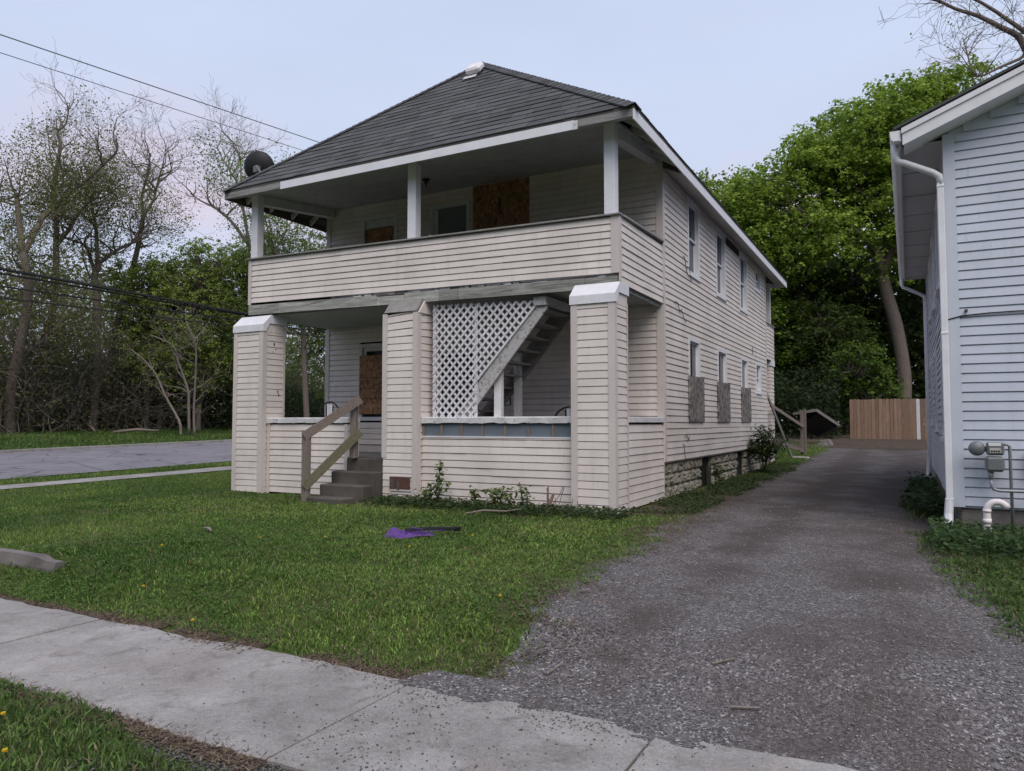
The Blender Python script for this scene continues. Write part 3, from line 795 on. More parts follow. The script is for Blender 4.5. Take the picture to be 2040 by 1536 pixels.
# posts carrying the roof
for (x, z0) in ((-7.97, 4.83), (-3.96, 4.765), (-.13, 4.70)):
    o = bx('porch_post', (x - .09, .20, z0), (x + .09, .37, 6.155), M_WHITE, H, .004)
# side beams and rafters under the open eaves
for x in (-.14, XL + .14):
    MB().prism([(x - .09, .372, 5.98), (x - .09, YF - .038, 6.24), (x - .09, YF - .038, 6.42), (x - .09, .372, 6.165)], (.18, 0, 0)).build('side_beam', M_PAINT, H)
for y in (.35, 1.0, 1.65, 2.25):
    MB().beam((-.04, y, 6.33), (.40, y, 6.05), .05, .10).build('rafter', M_PAINT, H)
    MB().beam((XL + .04, y, 6.33), (XL - .28, y, 6.08), .05, .10).build('rafter', M_PAINT, H)

# ---- roof
EL, ER, EF, EB, EZ = -8.40, .43, -.22, 15.55, 6.18
AP = Vector((-4.0, 2.79, 9.17)); AB = Vector((-4.0, 12.3, 9.17))
cL, cR, bL, bR = Vector((EL, EF, EZ)), Vector((ER, EF, EZ)), Vector((EL, EB, EZ)), Vector((ER, EB, EZ))
dz = Vector((0, 0, -.05))
rm = MB(); P = [cL, cR, bR, bL, AP, AB]
rm.add(P + [p + dz for p in P], [(0, 1, 4), (1, 2, 5, 4), (2, 3, 5), (3, 0, 4, 5), (7, 6, 10), (8, 7, 10, 11), (9, 8, 11), (6, 9, 11, 10), (0, 6, 7, 1), (1, 7, 8, 2), (2, 8, 9, 3), (3, 9, 6, 0)])
roof = rm.build('roof', simple('roof_deck', (.10, .09, .08), None, 4), H)
def shingle_rows(A, B, C, D):
    """slope with eave A->B and top C (over A) -> D (over B): yields (p0,p1,q0,q1,normal) per tab"""
    up = ((C + D) / 2 - (A + B) / 2); e = (B - A).normalized(); up = up - e * up.dot(e)
    Ls = up.length; nrow = int(Ls / .185); nrm = e.cross(up.normalized())
    for r in range(nrow):
        t0 = r / nrow; t1 = (r + 1.25) / nrow
        l0, r0 = A.lerp(C, t0), B.lerp(D, t0); l1, r1 = A.lerp(C, min(t1, 1)), B.lerp(D, min(t1, 1))
        W = (r0 - l0).length; a = -rnd.uniform(0, .25) ; tabs = []
        while a < W:
            wd = rnd.choice((.20, .28, .33, .40, .52, .62)); tabs.append((max(a, 0), min(a + wd, W))); a += wd
        yield r, l0, r0, l1, r1, W, tabs, nrm, e
def tab(mb, l0, l1, a, b, e, nrm, ext, W):
    th = .013 + rnd.uniform(0, .010)
    lo = l0 + e * a; lo2 = l0 + e * (b - .009)
    d = (l1 - l0); d = d - e * d.dot(e)
    ta, tb = lo + d, lo2 + d
    n = nrm
    j = d.normalized() * -rnd.uniform(.004, .018)
    vs = [lo + j + n * .002, lo2 + j + n * .002, tb + n * .001, ta + n * .001, lo + j + n * (.002 + th), lo2 + j + n * (.002 + th), tb + n * .004, ta + n * .004]
    mb.add(vs, [(3, 2, 1, 0), (4, 5, 6, 7), (0, 1, 5, 4), (1, 2, 6, 5), (2, 3, 7, 6), (3, 0, 4, 7)])
count = 0; rest = MB()
for r, l0, r0, l1, r1, W, tabs, nrm, e in shingle_rows(cL, cR, AP, AP):
    for a, b in tabs:
        # clip to the hips at the row's top edge
        d = (l1 - l0).dot(e)
        if b - a < .05: continue
        aa, bb = max(a, d * .55), min(b, W - d * .55)
        if bb - aa < .03: continue
        if count < 290:
            mb = MB(); tab(mb, l0, l1, aa, bb, e, nrm, 0, W); mb.build('shingle', M_SHIN, roof); count += 1
        else: tab(rest, l0, l1, aa, bb, e, nrm, 0, W)
for (A, B, C, D) in ((cR, bR, AP, AB), (bL, cL, AB, AP), (bR, bL, AB, AB)):
    for r, l0, r0, l1, r1, W, tabs, nrm, e in shingle_rows(A, B, C, D):
        d = (l1 - l0).dot(e); d2 = (r0 - r1).dot(e)
        for a, b in tabs:
            aa, bb = max(a, d * .55), min(b, W - d2 * .55)
            if bb - aa > .03: tab(rest, l0, l1, aa, bb, e, nrm, 0, W)
o = rest.build('shingle', M_SHIN, roof); o['kind'] = 'stuff'
def hip_caps(p, q):
    n = int((q - p).length / .15); d = (q - p).normalized()
    sidev = d.cross(Vector((0, 0, 1))).normalized(); upv = sidev.cross(d)
    for i in range(n):
        a = p + d * (i * .15 - .02); b = p + d * ((i + 1.3) * .15); w_ = .15; mb = MB()
        h0, h1 = .040, .026
        vs = []
        for q_, h in ((a, h0), (b, h1)):
            for s_, k_ in ((-w_, -.085), (0, 0), (w_, -.085)):
                vs.append(q_ + sidev * s_ + upv * (k_ + h)); 
            for s_, k_ in ((-w_, -.085), (0, 0), (w_, -.085)):
                vs.append(q_ + sidev * s_ + upv * (k_ + h - .012))
        mb.add(vs, [(0, 1, 7, 6), (1, 2, 8, 7), (0, 3, 4, 1), (1, 4, 5, 2), (3, 9, 10, 4), (4, 10, 11, 5), (0, 6, 9, 3), (2, 5, 11, 8), (6, 7, 10, 9), (7, 8, 11, 10)])
        mb.build('hip_shingle', M_SHIN, roof)
hip_caps(cR, AP); hip_caps(cL, AP); hip_caps(AP, AB)
# fascia and soffits
MB().prism([(-6.80, EF - .018, EZ - .20), (-.55, EF - .018, EZ - .20), (-.55, EF - .018, EZ - .055), (-6.80, EF - .018, EZ - .055)], (0, .017, 0)).build('fascia_board', M_WHITE, roof)
MB().box((EL + .02, EF, EZ - .17), (ER - .022, EF + .03, EZ - .052)).build('fascia_board', M_GREYW, roof)
bx('torn_flashing', (-.553, EF - .03, EZ - .21), (-.48, EF - .019, EZ - .07), M_PEEL, roof)
MB().prism([(ER - .02, EF + .0, EZ - .22), (ER - .02, EB, EZ - .22), (ER - .02, EB, EZ - .052), (ER - .02, EF, EZ - .052)], (.02, 0, 0)).build('fascia_board', M_WHITE, roof)
MB().box((EL, EF + .03, EZ - .17), (EL + .03, EB, EZ - .052)).build('fascia_board', M_OLD, roof)
MB().box((EL + .03, EB - .03, EZ - .2), (ER - .022, EB, EZ - .052)).build('fascia_board', M_WHITE, roof)
sm = MB(); k = 0; y = YF + .02
while y < EB - .05:
    sm.prism([(ER - .022, y, EZ - .215), (.0, y, 6.15), (.0, y, 6.165), (ER - .022, y, EZ - .20)], (0, .094, 0)); y += .1
sm.build('soffit', simple('aluminium_soffit', (.47, .44, .43), (.40, .37, .36), 3, .6), roof)
MB().prism([(XL - .28, EF + .05, 6.02), (ER - .03, EF + .05, 6.02), (ER - .03, .18, 6.14), (XL - .28, .18, 6.14)], (0, 0, .03)).build('soffit', M_CEIL, roof)
MB().prism([(.0, YF - .03, 6.16), (.41, YF - .03, 5.98), (.41, YF - .03, 6.10), (.0, YF - .03, 6.40)], (0, .05, 0)).build('soffit_end', M_OLD, roof)
# roof vent
nrm = (cR - cL).normalized().cross((AP - (cL + cR) / 2).normalized())
c = Vector((-3.86, 2.30, 8.70)); ex = Vector((1, 0, 0)); us = nrm.cross(ex).normalized()
def slab(x0, x1, u0, u1, h0, h1):
    q = [c + ex * a + us * b + nrm * h0 for a, b in ((x0, u0), (x1, u0), (x1, u1), (x0, u1))]
    return MB().prism(q, nrm * (h1 - h0))
slab(-.17, .17, -.13, .20, .03, .17).build('roof_vent', M_PVC, H, bevel=.04)
slab(-.20, .10, -.26, -.10, .024, .034).build('vent_flashing', M_PEEL, H)

# ---- rear porch at the far corner
rb = bx('rear_balcony', (-2.5, YB + .021, 3.45), (-.01, 15.4, 4.60), M_DARK, H)
courses(rb, M_SID, (-.01, YB + .022, 0), (0, 1, 0), (1, 0, 0), 15.4 - YB - .022, 3.45, 4.60, joined=True)
bx('rail_cap', (-2.5, YB + .03, 4.602), (.04, 15.45, 4.64), M_GREYW, H)
bx('porch_post', (-.16, 14.9, 4.641), (-.02, 15.04, 6.05), M_PAINT, H)
rp = bx('rear_pillar', (-.62, 14.75, -.2), (-.02, 15.3, 3.30), M_DARK, H)
courses(rp, M_SID, (-.02, 14.75, 0), (0, 1, 0), (1, 0, 0), .55, .1, 3.28, joined=True)
courses(rp, M_SID, (-.62, 14.75, 0), (1, 0, 0), (0, -1, 0), .6, .1, 3.28, joined=True)
bx('cap', (-.66, 14.71, 3.28), (.03, 15.36, 3.449), M_WHITE, rp)
bx('rear_porch_floor', (-2.5, YB + .022, -.2), (-.05, 15.35, .75), M_STONE, H)
bx('corner_trim', (-.10, YB + .025, .69), (-.02, YB + .10, 3.44), M_OLD, H)

# ---- concrete steps
st = part('front_steps', H)
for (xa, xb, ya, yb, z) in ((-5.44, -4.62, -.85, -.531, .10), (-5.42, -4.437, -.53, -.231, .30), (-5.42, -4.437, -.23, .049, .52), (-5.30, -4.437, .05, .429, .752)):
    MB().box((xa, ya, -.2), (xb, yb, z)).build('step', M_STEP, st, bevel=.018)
# ---- hand rail
hr = part('hand_rail', H)
bx('post', (-5.60, -.80, -.1), (-5.46, -.70, 1.27), M_RAILZ, hr, .005)
bx('post', (-5.14, -.05, .752), (-5.02, .05, 1.80), M_RAILZ, hr, .005)
MB().beam((-5.52, -.825, 1.16), (-4.93, .0, 1.84), .045, .155).build('rail', M_RAIL, hr)
MB().beam((-5.50, -.830, .26), (-4.93, -.005, 1.24), .045, .155).build('rail', M_MOSS, hr)

# ---- lattice
lat = part('lattice', H)
def clip(poly, p, d):
    lo, hi = -99, 99
    n = len(poly)
    for i in range(n):
        a, b = poly[i], poly[(i + 1) % n]; ex, ez = b[0] - a[0], b[1] - a[1]
        nx, nz_ = -ez, ex
        den = nx * d[0] + nz_ * d[1]; num = nx * (a[0] - p[0]) + nz_ * (a[1] - p[1])
        if abs(den) < 1e-9:
            if num > 0: return None
            continue
        t = num / den
        if den > 0: lo = max(lo, t)
        else: hi = min(hi, t)
    return (lo, hi) if hi - lo > .02 else None
panels = [[(-3.55, 2.055), (-2.68, 2.055), (-1.42, 3.44), (-3.55, 3.52)], [(-3.55, 1.505), (-2.64, 1.505), (-2.64, 2.05), (-3.55, 2.05)]]
for poly in panels:
    for s_, yy_ in ((1, .318), (-1, .327)):
        d = (math.cos(R(47)), s_ * math.sin(R(47))); nn_ = (-d[1], d[0])
        for k in range(-45, 46):
            p = (-2.6 + nn_[0] * k * .1085, 2.5 + nn_[1] * k * .1085); c_ = clip(poly, p, d)
            if not c_: continue
            a = (p[0] + d[0] * c_[0], yy_, p[1] + d[1] * c_[0]); b = (p[0] + d[0] * c_[1], yy_, p[1] + d[1] * c_[1])
            MB().beam(a, b, .007, .040, (0, 1, 0)).build('slat', M_LAT, lat) if False else MB().beam(a, b, .040, .007, (0, 1, 0)).build('slat', M_LAT, lat)
bx('edge_strip', (-3.56, .331, 1.505), (-3.49, .345, 3.5), M_LAT, lat); bx('edge_strip', (-2.69, .331, 1.505), (-2.63, .345, 3.48), M_LAT, lat)
# ---- staircase inside the porch
M_STR = peel('worn_shaded_stringer', (.50, .485, .48), (.25, .22, .20), .56, 18)  # worn white paint, base tone lowered to imitate shadow on the stair side
sr = part('staircase', H)
MB().prism([(-3.75, .35, .76), (-3.45, .35, .76), (-1.30, .35, 3.30), (-1.30, .35, 3.48), (-1.46, .35, 3.48)], (0, .045, 0)).build('stringer', M_STR, sr)
MB().prism([(-3.85, 1.3, .76), (-3.50, 1.3, .76), (-1.25, 1.3, 3.30), (-1.25, 1.3, 3.55), (-1.50, 1.3, 3.55)], (0, .045, 0)).build('stringer', M_STAIR, sr)
for k in range(12):
    z = .97 + .21 * k; x = -3.60 + .182 * k
    bx('tread', (x, .396, z), (x + .26, 1.299, z + .035), M_STAIR, sr)
bx('header', (-1.52, .30, 3.36), (-1.29, 2.3, 3.50), M_STR, sr)
bx('stair_post', (-2.35, .43, .752), (-2.21, .52, 2.52), M_PAINT, sr); bx('stair_post', (-2.38, 1.21, .752), (-2.25, 1.299, 2.62), M_PAINT, sr)

# ================================================================== NEIGHBOUR
NX, NY, NYB = 4.47, .5, 11.4
NB = thing('neighbor_house', (9, 6, 0), 'pale blue sided house with white gutter at the right edge', 'house')
bx('foundation', (NX + .06, NY + .06, -.4), (16, NYB, .33), M_STONE, NB)
apexx = 10.2; slope = .40; ZE = 5.15
def roofz(x): return ZE + .10 + (x - 3.85) * slope
nf = MB().prism([(NX + .03, NY + .03, .31), (15.9, NY + .03, .31), (15.9, NY + .03, 5.20), (apexx, NY + .03, ZE - .115 + 2.486), (NX + .03, NY + .03, ZE - .115 + .206)], (0, .2, 0)).build('front_wall', M_SIDB, NB)
z = .34; k = 0
while z < 7.3:
    x0 = NX if z < 5.1 else max(NX, 4.0 + (z + .05 - 5.0) / slope)
    x1 = 2 * apexx - x0
    if x1 - x0 < .2: break
    courses(nf, M_SIDB, (x0, NY + .03, 0), (1, 0, 0), (0, -1, 0), x1 - x0, z, z + EXPO - .0001, jit=.002)
    z += EXPO
ns = bx('side_wall', (NX + .15, NY + .25, .31), (NX + .4, NYB, 5.25), M_DARK, NB)
NW = [(2.5, 3.4, 3.55, 4.95), (5.3, 6.2, 3.6, 4.95), (7.6, 8.5, 3.7, 4.95), (1.9, 2.8, 1.2, 2.6), (5.2, 6.1, 1.3, 2.75), (8.0, 8.9, 1.4, 2.75)]
courses(ns, M_SIDB, (NX, NYB, 0), (0, -1, 0), (-1, 0, 0), NYB - NY, .34, 5.24, openings=[(NYB - b, NYB - a, c, d) for a, b, c, d in NW], jit=.006)
for a, b, c_, d in NW:
    f = MB(); x = NX; t = .09
    for (p, q) in (((x - .05, a - .02, c_ - .02), (x + .1, a + t, d + .02)), ((x - .05, b - t, c_ - .02), (x + .1, b + .02, d + .02)), ((x - .048, a + t, d - t), (x + .1, b - t, d + .018)), ((x - .048, a + t, c_ - .018), (x + .1, b - t, c_ + t))): f.box(p, q)
    fr = f.build('window', M_WHITE, NB)
    bx('pane', (x + .03, a + t, c_ + t), (x + .04, b - t, d - t), M_GLASS, fr); bx('sill', (x - .085, a - .05, c_ - .07), (x + .05, b + .05, c_ - .021), M_WHITE, fr)
bx('rear_wall', (NX + .4, NYB - .2, .31), (15.9, NYB, 5.25), M_SIDB, NB)
bx('corner_trim', (NX - .034, NY - .006, .32), (NX + .10, NY + .002, 5.21), M_TRIMB, NB); bx('corner_trim', (NX - .034, NY + .0025, .32), (NX - .0275, NY + .11, 5.17), M_TRIMB, NB)
bx('corner_trim', (NX - .034, NYB - .1, .32), (NX - .0275, NYB + .02, 5.17), M_TRIMB, NB)
nr = MB()
for s_ in (1, -1):
    X = lambda x: x if s_ > 0 else 2 * apexx - x
    nr.prism([(X(3.88), .1, ZE + .10), (X(apexx), .1, roofz(apexx)), (X(apexx), .1, roofz(apexx) + .028), (X(3.86), .1, ZE + .128)], (0, NYB - .1, 0))
nroof = nr.build('roof', M_SHIN, NB)
# rake board with a narrow upper strip, shingle edge proud above
MB().prism([(3.97, .11, ZE - .12), (apexx, .11, ZE - .12 + 2.492), (apexx, .11, ZE + .06 + 2.492), (3.97, .11, ZE + .06)], (0, .02, 0)).build('rake_board', M_WHITE, nroof)
MB().prism([(3.96, .09, ZE + .03), (apexx, .09, ZE + .03 + 2.496), (apexx, .09, ZE + .10 + 2.496), (3.96, .09, ZE + .10)], (0, .019, 0)).build('rake_trim', M_WHITE, nroof)
MB().prism([(3.985, .131, ZE - .11), (apexx, .131, ZE - .11 + 2.486), (apexx, .131, ZE - .09 + 2.486), (3.985, .131, ZE - .09)], (0, NY - .06, 0)).build('rake_soffit', M_WHITE, nroof)
M_SOF = simple('grey_soffit', (.46, .46, .48), (.42, .42, .44), 3, .55)
y = .52
while y < 10.95:
    y2 = min(y + 1.28, 11.0)
    for a, b, zz in ((y, y2 - .085, 0), (y2 - .08, y2 - .045, -.012), (y2 - .04, y2 - .005, -.012)):
        MB().prism([(3.96, a, ZE - .02 + zz), (NX - .03, a, ZE - .02 + zz), (NX - .03, a, ZE + .0), (3.96, a, ZE + .0)], (0, b - a, 0)).build('soffit_panel', M_SOF, nroof)
    y = y2
bx('fascia', (3.94, .133, ZE - .06), (3.958, 11.0, ZE + .09), M_PEEL, nroof)
g = MB()
gp = [(3.939, ZE + .08), (3.939, ZE - .05), (3.87, ZE - .05), (3.83, ZE + .0), (3.82, ZE + .08), (3.83, ZE + .08), (3.84, ZE + .01), (3.875, ZE - .04), (3.93, ZE - .04), (3.93, ZE + .08)]
g.prism([(a, .12, b) for a, b in gp], (0, 10.85, 0)); g.prism([(3.82, .112, ZE + .082), (3.84, .112, ZE - .03), (3.87, .112, ZE - .052), (3.94, .112, ZE - .052), (3.94, .112, ZE + .082)], (0, .008, 0))
g.build('gutter', M_WHITE, nroof)
def downspout(y, wall_y, foot):
    ds = part('downspout', NB)
    ys_ = wall_y
    MB().tube([(3.88, y, ZE - .045), (3.88, y, ZE - .20), (3.91, y, ZE - .27), (3.98, y + .0, ZE - .30), (NX - .16, ys_, ZE - .44), (NX - .085, ys_, ZE - .50), (NX - .07, ys_, ZE - .62)], .043, 10).build('elbow', M_WHITE, ds, True)
    zz = foot
    mb = MB().box((NX - .115, ys_ - .04, zz + .45), (NX - .035, ys_ + .04, ZE - .60)); 
    for q in (ZE - .66, 2.55, zz + .47): mb.box((NX - .121, ys_ - .046, q), (NX - .032, ys_ + .046, q + .035))
    mb.build('pipe', M_WHITE, ds, bevel=.008)
    MB().tube([(NX - .075, ys_, zz + .50), (NX - .09, ys_ - .02, zz + .30), (NX - .10, ys_ - .10, zz + .12), (NX - .10, ys_ - .26, zz + .04)], [.05, .052, .055, .06], 8).build('shoe', M_WHITE, ds)
    return ds
downspout(.30, .44, -.07); downspout(10.7, 11.0, .0)
bx('hook', (4.63, NY - .03, 2.84), (4.66, NY + .01, 2.87), M_BRICK, NB)
MB().tube([(4.44, NY - .01, 2.75)] + [(4.6 + .3 * i, NY - .012, 2.79 + .02 * math.sin(i * .9)) for i in range(14)], .008, 6).build('wall_cable', M_CABLE, NB)
# gas meter
gm = thing('gas_meter', (4.85, .35, .9), 'grey gas meter with round regulator on pale blue wall', 'gas meter')
MB().box((4.80, .22, 1.00), (4.985, .38, 1.16)).build('meter_head', M_GREYM, gm, bevel=.02)
bx('dial_plate', (4.83, .212, 1.03), (4.945, .219, 1.09), simple('dial_plate', (.55, .53, .48), None, 30, .5), gm)
for k in range(4): bx('dial', (4.842 + k * .026, .209, 1.04), (4.86 + k * .026, .2115, 1.062), M_BLACK, gm)
bx('meter_cover', (4.82, .215, 1.115), (4.95, .222, 1.155), M_WHITE, gm)
MB().box((4.785, .21, .795), (4.985, .385, .985)).build('meter_body', M_GREYM, gm, bevel=.03)
MB().tube([(4.70, .24, 1.08), (4.70, .27, 1.08), (4.70, .30, 1.08), (4.70, .34, 1.08)], [.07, .092, .092, .05], 16).tube([(4.72, .30, 1.08), (4.81, .30, 1.07)], .03, 8).build('regulator', M_GREYM, gm, True)
MB().tube([(4.84, .30, .80), (4.84, .30, .70)], [.035, .025], 8).tube([(4.84, .30, .70), (4.845, .30, .62), (4.87, .30, .575), (4.93, .30, .56), (6.6, .30, .56)], .02, 8).build('gas_pipe', M_PIPE, gm, True)
MB().tube([(4.96, .30, 1.135), (5.02, .30, 1.135), (5.045, .30, 1.11), (5.05, .33, 1.0), (5.06, .36, -.1)], .019, 8).build('riser_pipe', M_PIPE, gm, True)
tag(MB().tube([(4.78, .2, -.12), (4.78, .2, .08), (4.78, .2, .32)] + [(4.78 + .11 * (1 - math.cos(a)), .2, .32 + .11 * math.sin(a)) for a in ls(.3, math.pi - .35, 8)], [.042] * 11, 14).tube([(4.78, .2, .16), (4.78, .2, .22)], .048, 14).tube([(4.78, .2, .30), (4.78, .2, .335)], .048, 14).build('vent_pipe', M_PVC, None, True), 'white plastic pipe curving over beside the gas meter', 'pipe')
mb_ = thing('wall_box', (5.33, .4, .9), 'small black box fixed to the pale blue wall', 'utility box')
bx('cover', (5.26, .36, .78), (5.42, .50, 1.10), M_BLACK, mb_, .02)

# ================================================================== BACK FENCE
FN = thing('fence', (3, 26, .6), 'new cedar board fence with one white board behind the driveway', 'fence')
x = 1.62; k = 0
while x < 8.4:
    g0 = Gf(x, 26); top = 2.46 + rnd.uniform(-.015, .015); wd = .137
    white = 4.22 < x < 4.35
    mb = MB().prism([(x, 26, g0 - .05), (x + wd, 26, g0 - .05), (x + wd, 26, top - .03), (x + wd - .025, 26, top), (x + .025, 26, top), (x, 26, top - .03)], (0, .018 + rnd.uniform(0, .004), 0))
    o = mb.build('fence_board', M_PEEL if white else M_FENCE, FN)
    if white: o['label'] = 'single white painted board'
    x += wd + rnd.uniform(.006, .013); k += 1
bx('rail', (1.62, 26.024, .95), (8.4, 26.06, 1.04), M_FENCE, FN); bx('rail', (1.62, 26.024, 2.15), (8.4, 26.06, 2.24), M_FENCE, FN)
for xx in (1.68, 4.1, 6.5): bx('post', (xx, 26.062, .3), (xx + .09, 26.15, 2.4), M_FENCE, FN)

# ================================================================== YARD THINGS
def rp(v, s): return tuple(q + rnd.uniform(-s, s) for q in v)
# dark panel propped on rubble, far back
dp = thing('propped_panel', (.8, 22.5, .6), 'dark panel with pale grey edge propped on rubble by fence', 'panel')
a, b, c_, d = Vector((-.3, 22.2, 1.78)), Vector((.62, 22.0, 1.92)), Vector((1.42, 22.5, 1.30)), Vector((.7, 23.2, .95))
MB().prism([a + Vector((0, 0, -.02)), b + Vector((0, 0, -.02)), c_ + Vector((0, 0, -.02)), d + Vector((0, 0, -.02))], (0, .03, .05)).build('face', M_BLACK, dp)
for p, q in ((a, b), (b, c_)): MB().beam(p, q, .10, .11).build('edge', M_STONE, dp)
MB().prism([(-.3, 22.25, 1.3), (.72, 22.05, 1.80), (1.3, 22.5, 1.22), (.5, 22.9, .85)], (.1, .3, -.05)).build('underside', M_BLACK, dp)
for (x, y, sx, sz, lab) in ((.95, 21.8, .24, .13, 'grey rubble block under the propped dark panel'), (.85, 21.5, .2, .07, 'pale flat stone lying lowest under the dark panel'), (-.4, 20.4, .14, .05, 'small pale stone in the grass near the shed corner')):
    z0 = Gf(x, y); mb = MB().prism([rp((x - sx, y, z0 - .05), .03), rp((x + sx * .9, y - .05, z0 - .05), .03), rp((x + sx, y, z0 + sz * .6), .03), rp((x + sx * .4, y, z0 + sz * 2), .03), rp((x - sx * .8, y, z0 + sz * 1.7), .03)], (.05, .35, 0))
    tag(mb.build('rubble_block', M_STONE, bevel=.02), lab if 'shed' not in lab else 'small pale stone alone in the back yard grass', 'stone')
# collapsed back rail
br = thing('broken_railing', (.6, 17.6, .3), 'broken wooden stair railing leaning behind the house corner', 'railing')
zb = Gf(.6, 17.6)
bx('post', (.54, 17.5, zb - .1), (.66, 17.62, 1.86), M_RAILZ, br); bx('post', (.675, 17.52, zb - .1), (.73, 17.6, 1.88), M_RAIL, br)
MB().beam((.05, 14.2, 1.98), (.62, 17.5, 1.28), .05, .10).build('rail', M_RAIL, br)
MB().beam((.10, 14.4, .82), (.62, 17.5, .40), .05, .12).build('rail', M_RAIL, br)
MB().beam((-.0, 13.78, 2.35), (.50, 15.6, .2), .04, .09).build('brace', M_STAIR, br)
tag(MB().beam((.48, 16.0, Gf(.5, 16) + .06), (.98, 15.8, Gf(.9, 15.8) + .06), .10, .045).build('white_trim_piece', M_PVC), 'short white plank lying in grass beside the driveway', 'plank')
# old kerb stone of the vanished front walk
ks = MB(); n = 20; rows = []
for i in range(n + 1):
    x = -7.2 + 3.42 * i / n; j = lambda s=.012: rnd.uniform(-s, s)
    t = 0 if i < n - 1 else -.04
    rows.append([(x, -6.16 + j(.02), -.28), (x, -6.155 + j(.015), -.09 + j(.02)), (x, -6.135 + j(.010), .004 + t + j(.006)), (x, -6.04 + j(.012), .012 + t), (x, -5.80, -.28)])
for r in rows: ks.v.extend(r)
for i in range(n):
    for j in range(5): ks.f.append((i * 5 + j, (i + 1) * 5 + j, (i + 1) * 5 + (j + 1) % 5, i * 5 + (j + 1) % 5))
ks.f.append(tuple(range(5))); ks.f.append(tuple(n * 5 + j for j in range(4, -1, -1)))
tag(ks.build('curb_stone', M_STONE), 'weathered low concrete curb stone sunk in lawn at left', 'curb stone')
# purple umbrella
um = thing('broken_umbrella', (-1.3, -3.05, 0), 'crumpled purple umbrella with black ribs lying on the lawn', 'umbrella')
mb = MB(); base = Vector((-1.66, -3.42, .02)); ax = Vector((.66, .52, 0)).normalized(); sd = Vector((-ax.y, ax.x, 0))
for k, (t0, t1, off_s, wid, hi) in enumerate(((0, .20, .02, .13, .115), (.05, .26, -.07, .11, .06), (.12, .34, .06, .10, .085), (.20, .40, -.05, .09, .05), (.26, .50, .02, .075, .08), (.36, .58, -.03, .05, .06), (-.03, .10, -.03, .09, .05))):
    n = 7; rows = []
    for i in range(n + 1):
        u_ = i / n; p = base + ax * (t0 + (t1 - t0) * u_) + sd * (off_s + .02 * math.sin(u_ * 7 + k)); w_ = wid * (.35 + .65 * math.sin(math.pi * min(1, u_ * .9 + .1))) ; h_ = hi * (.4 + .6 * math.sin(math.pi * u_))
        rows.append([p - sd * w_ + Vector((0, 0, rnd.uniform(0, .015))), p - sd * w_ * .55 + Vector((0, 0, h_ * rnd.uniform(.25, .6))), p - sd * w_ * .12 + Vector((0, 0, h_ * rnd.uniform(.85, 1.1))), p + sd * w_ * .25 + Vector((0, 0, h_ * rnd.uniform(.6, .9))), p + sd * w_ * .5 + Vector((0, 0, h_ * rnd.uniform(.15, .5))), p + sd * w_ * .75 + Vector((0, 0, h_ * rnd.uniform(.3, .6))), p + sd * w_ + Vector((0, 0, rnd.uniform(0, .02)))])
    o_ = len(mb.v); c_n = 7
    for q in rows: mb.v.extend(tuple(p) for p in q)
    for i in range(n):
        for j in range(c_n - 1): mb.f.append((o_ + i * c_n + j, o_ + (i + 1) * c_n + j, o_ + (i + 1) * c_n + j + 1, o_ + i * c_n + j + 1))
o = mb.build('canopy', M_PURPLE, um); so = o.modifiers.new('t', 'SOLIDIFY'); so.thickness = .004
for k in range(4):
    a = base + ax * .22 + sd * (.06 * (k - 1.5)) + Vector((0, 0, .08)); b = base + ax * .86 + sd * (.025 * (k - 1.5)) + Vector((0, 0, .075 + .012 * (k % 2)))
    MB().tube([a, a.lerp(b, .5) + Vector((0, 0, .01)), b], .008, 6).build('rib', M_BLACK, um)
bx('tip', tuple(base + ax * .84 + Vector((-.02, -.03, .05))), tuple(base + ax * .87 + Vector((.02, .03, .10))), M_BLACK, um)
MB().tube([base + ax * .3 + Vector((0, -.03, .11)), base + ax * .55 + Vector((.05, -.06, .07)), base + ax * .82 + Vector((0, -.03, .07))], .006, 5).build('strap', M_PURPLE, um)
tag(MB().tube([(-4.05, -4.1, .05), (-3.93, -4.13, .06), (-3.83, -4.18, .04)], [.018, .02, .01], 6).build('stick', M_TWIG), 'short dry stick lying alone on the front lawn', 'stick')
tag(MB().tube([(-1.95, -1.12, .04), (-1.7, -1.02, .09), (-1.4, -.9, .08), (-1.2, -.75, .11)], [.012, .014, .012, .006], 6).build('stick', M_TWIG), 'pale fallen branch lying in ground cover before the porch', 'stick')
for p, q, lab in (((2.86, -6.05), (2.98, -5.98), 'short broken twig lying on the gravel near the sidewalk'), ((3.05, -6.42), (3.2, -6.40), 'thin brown twig on the gravel closest to the sidewalk'), ((1.92, -6.42), (1.97, -6.30), 'small pale twig on the gravel beside the lawn corner')):
    tag(MB().tube([(p[0], p[1], Gf(*p) + .03), (q[0], q[1], Gf(*q) + .04)], [.009, .006], 6).build('twig', M_TWIG), lab, 'stick')
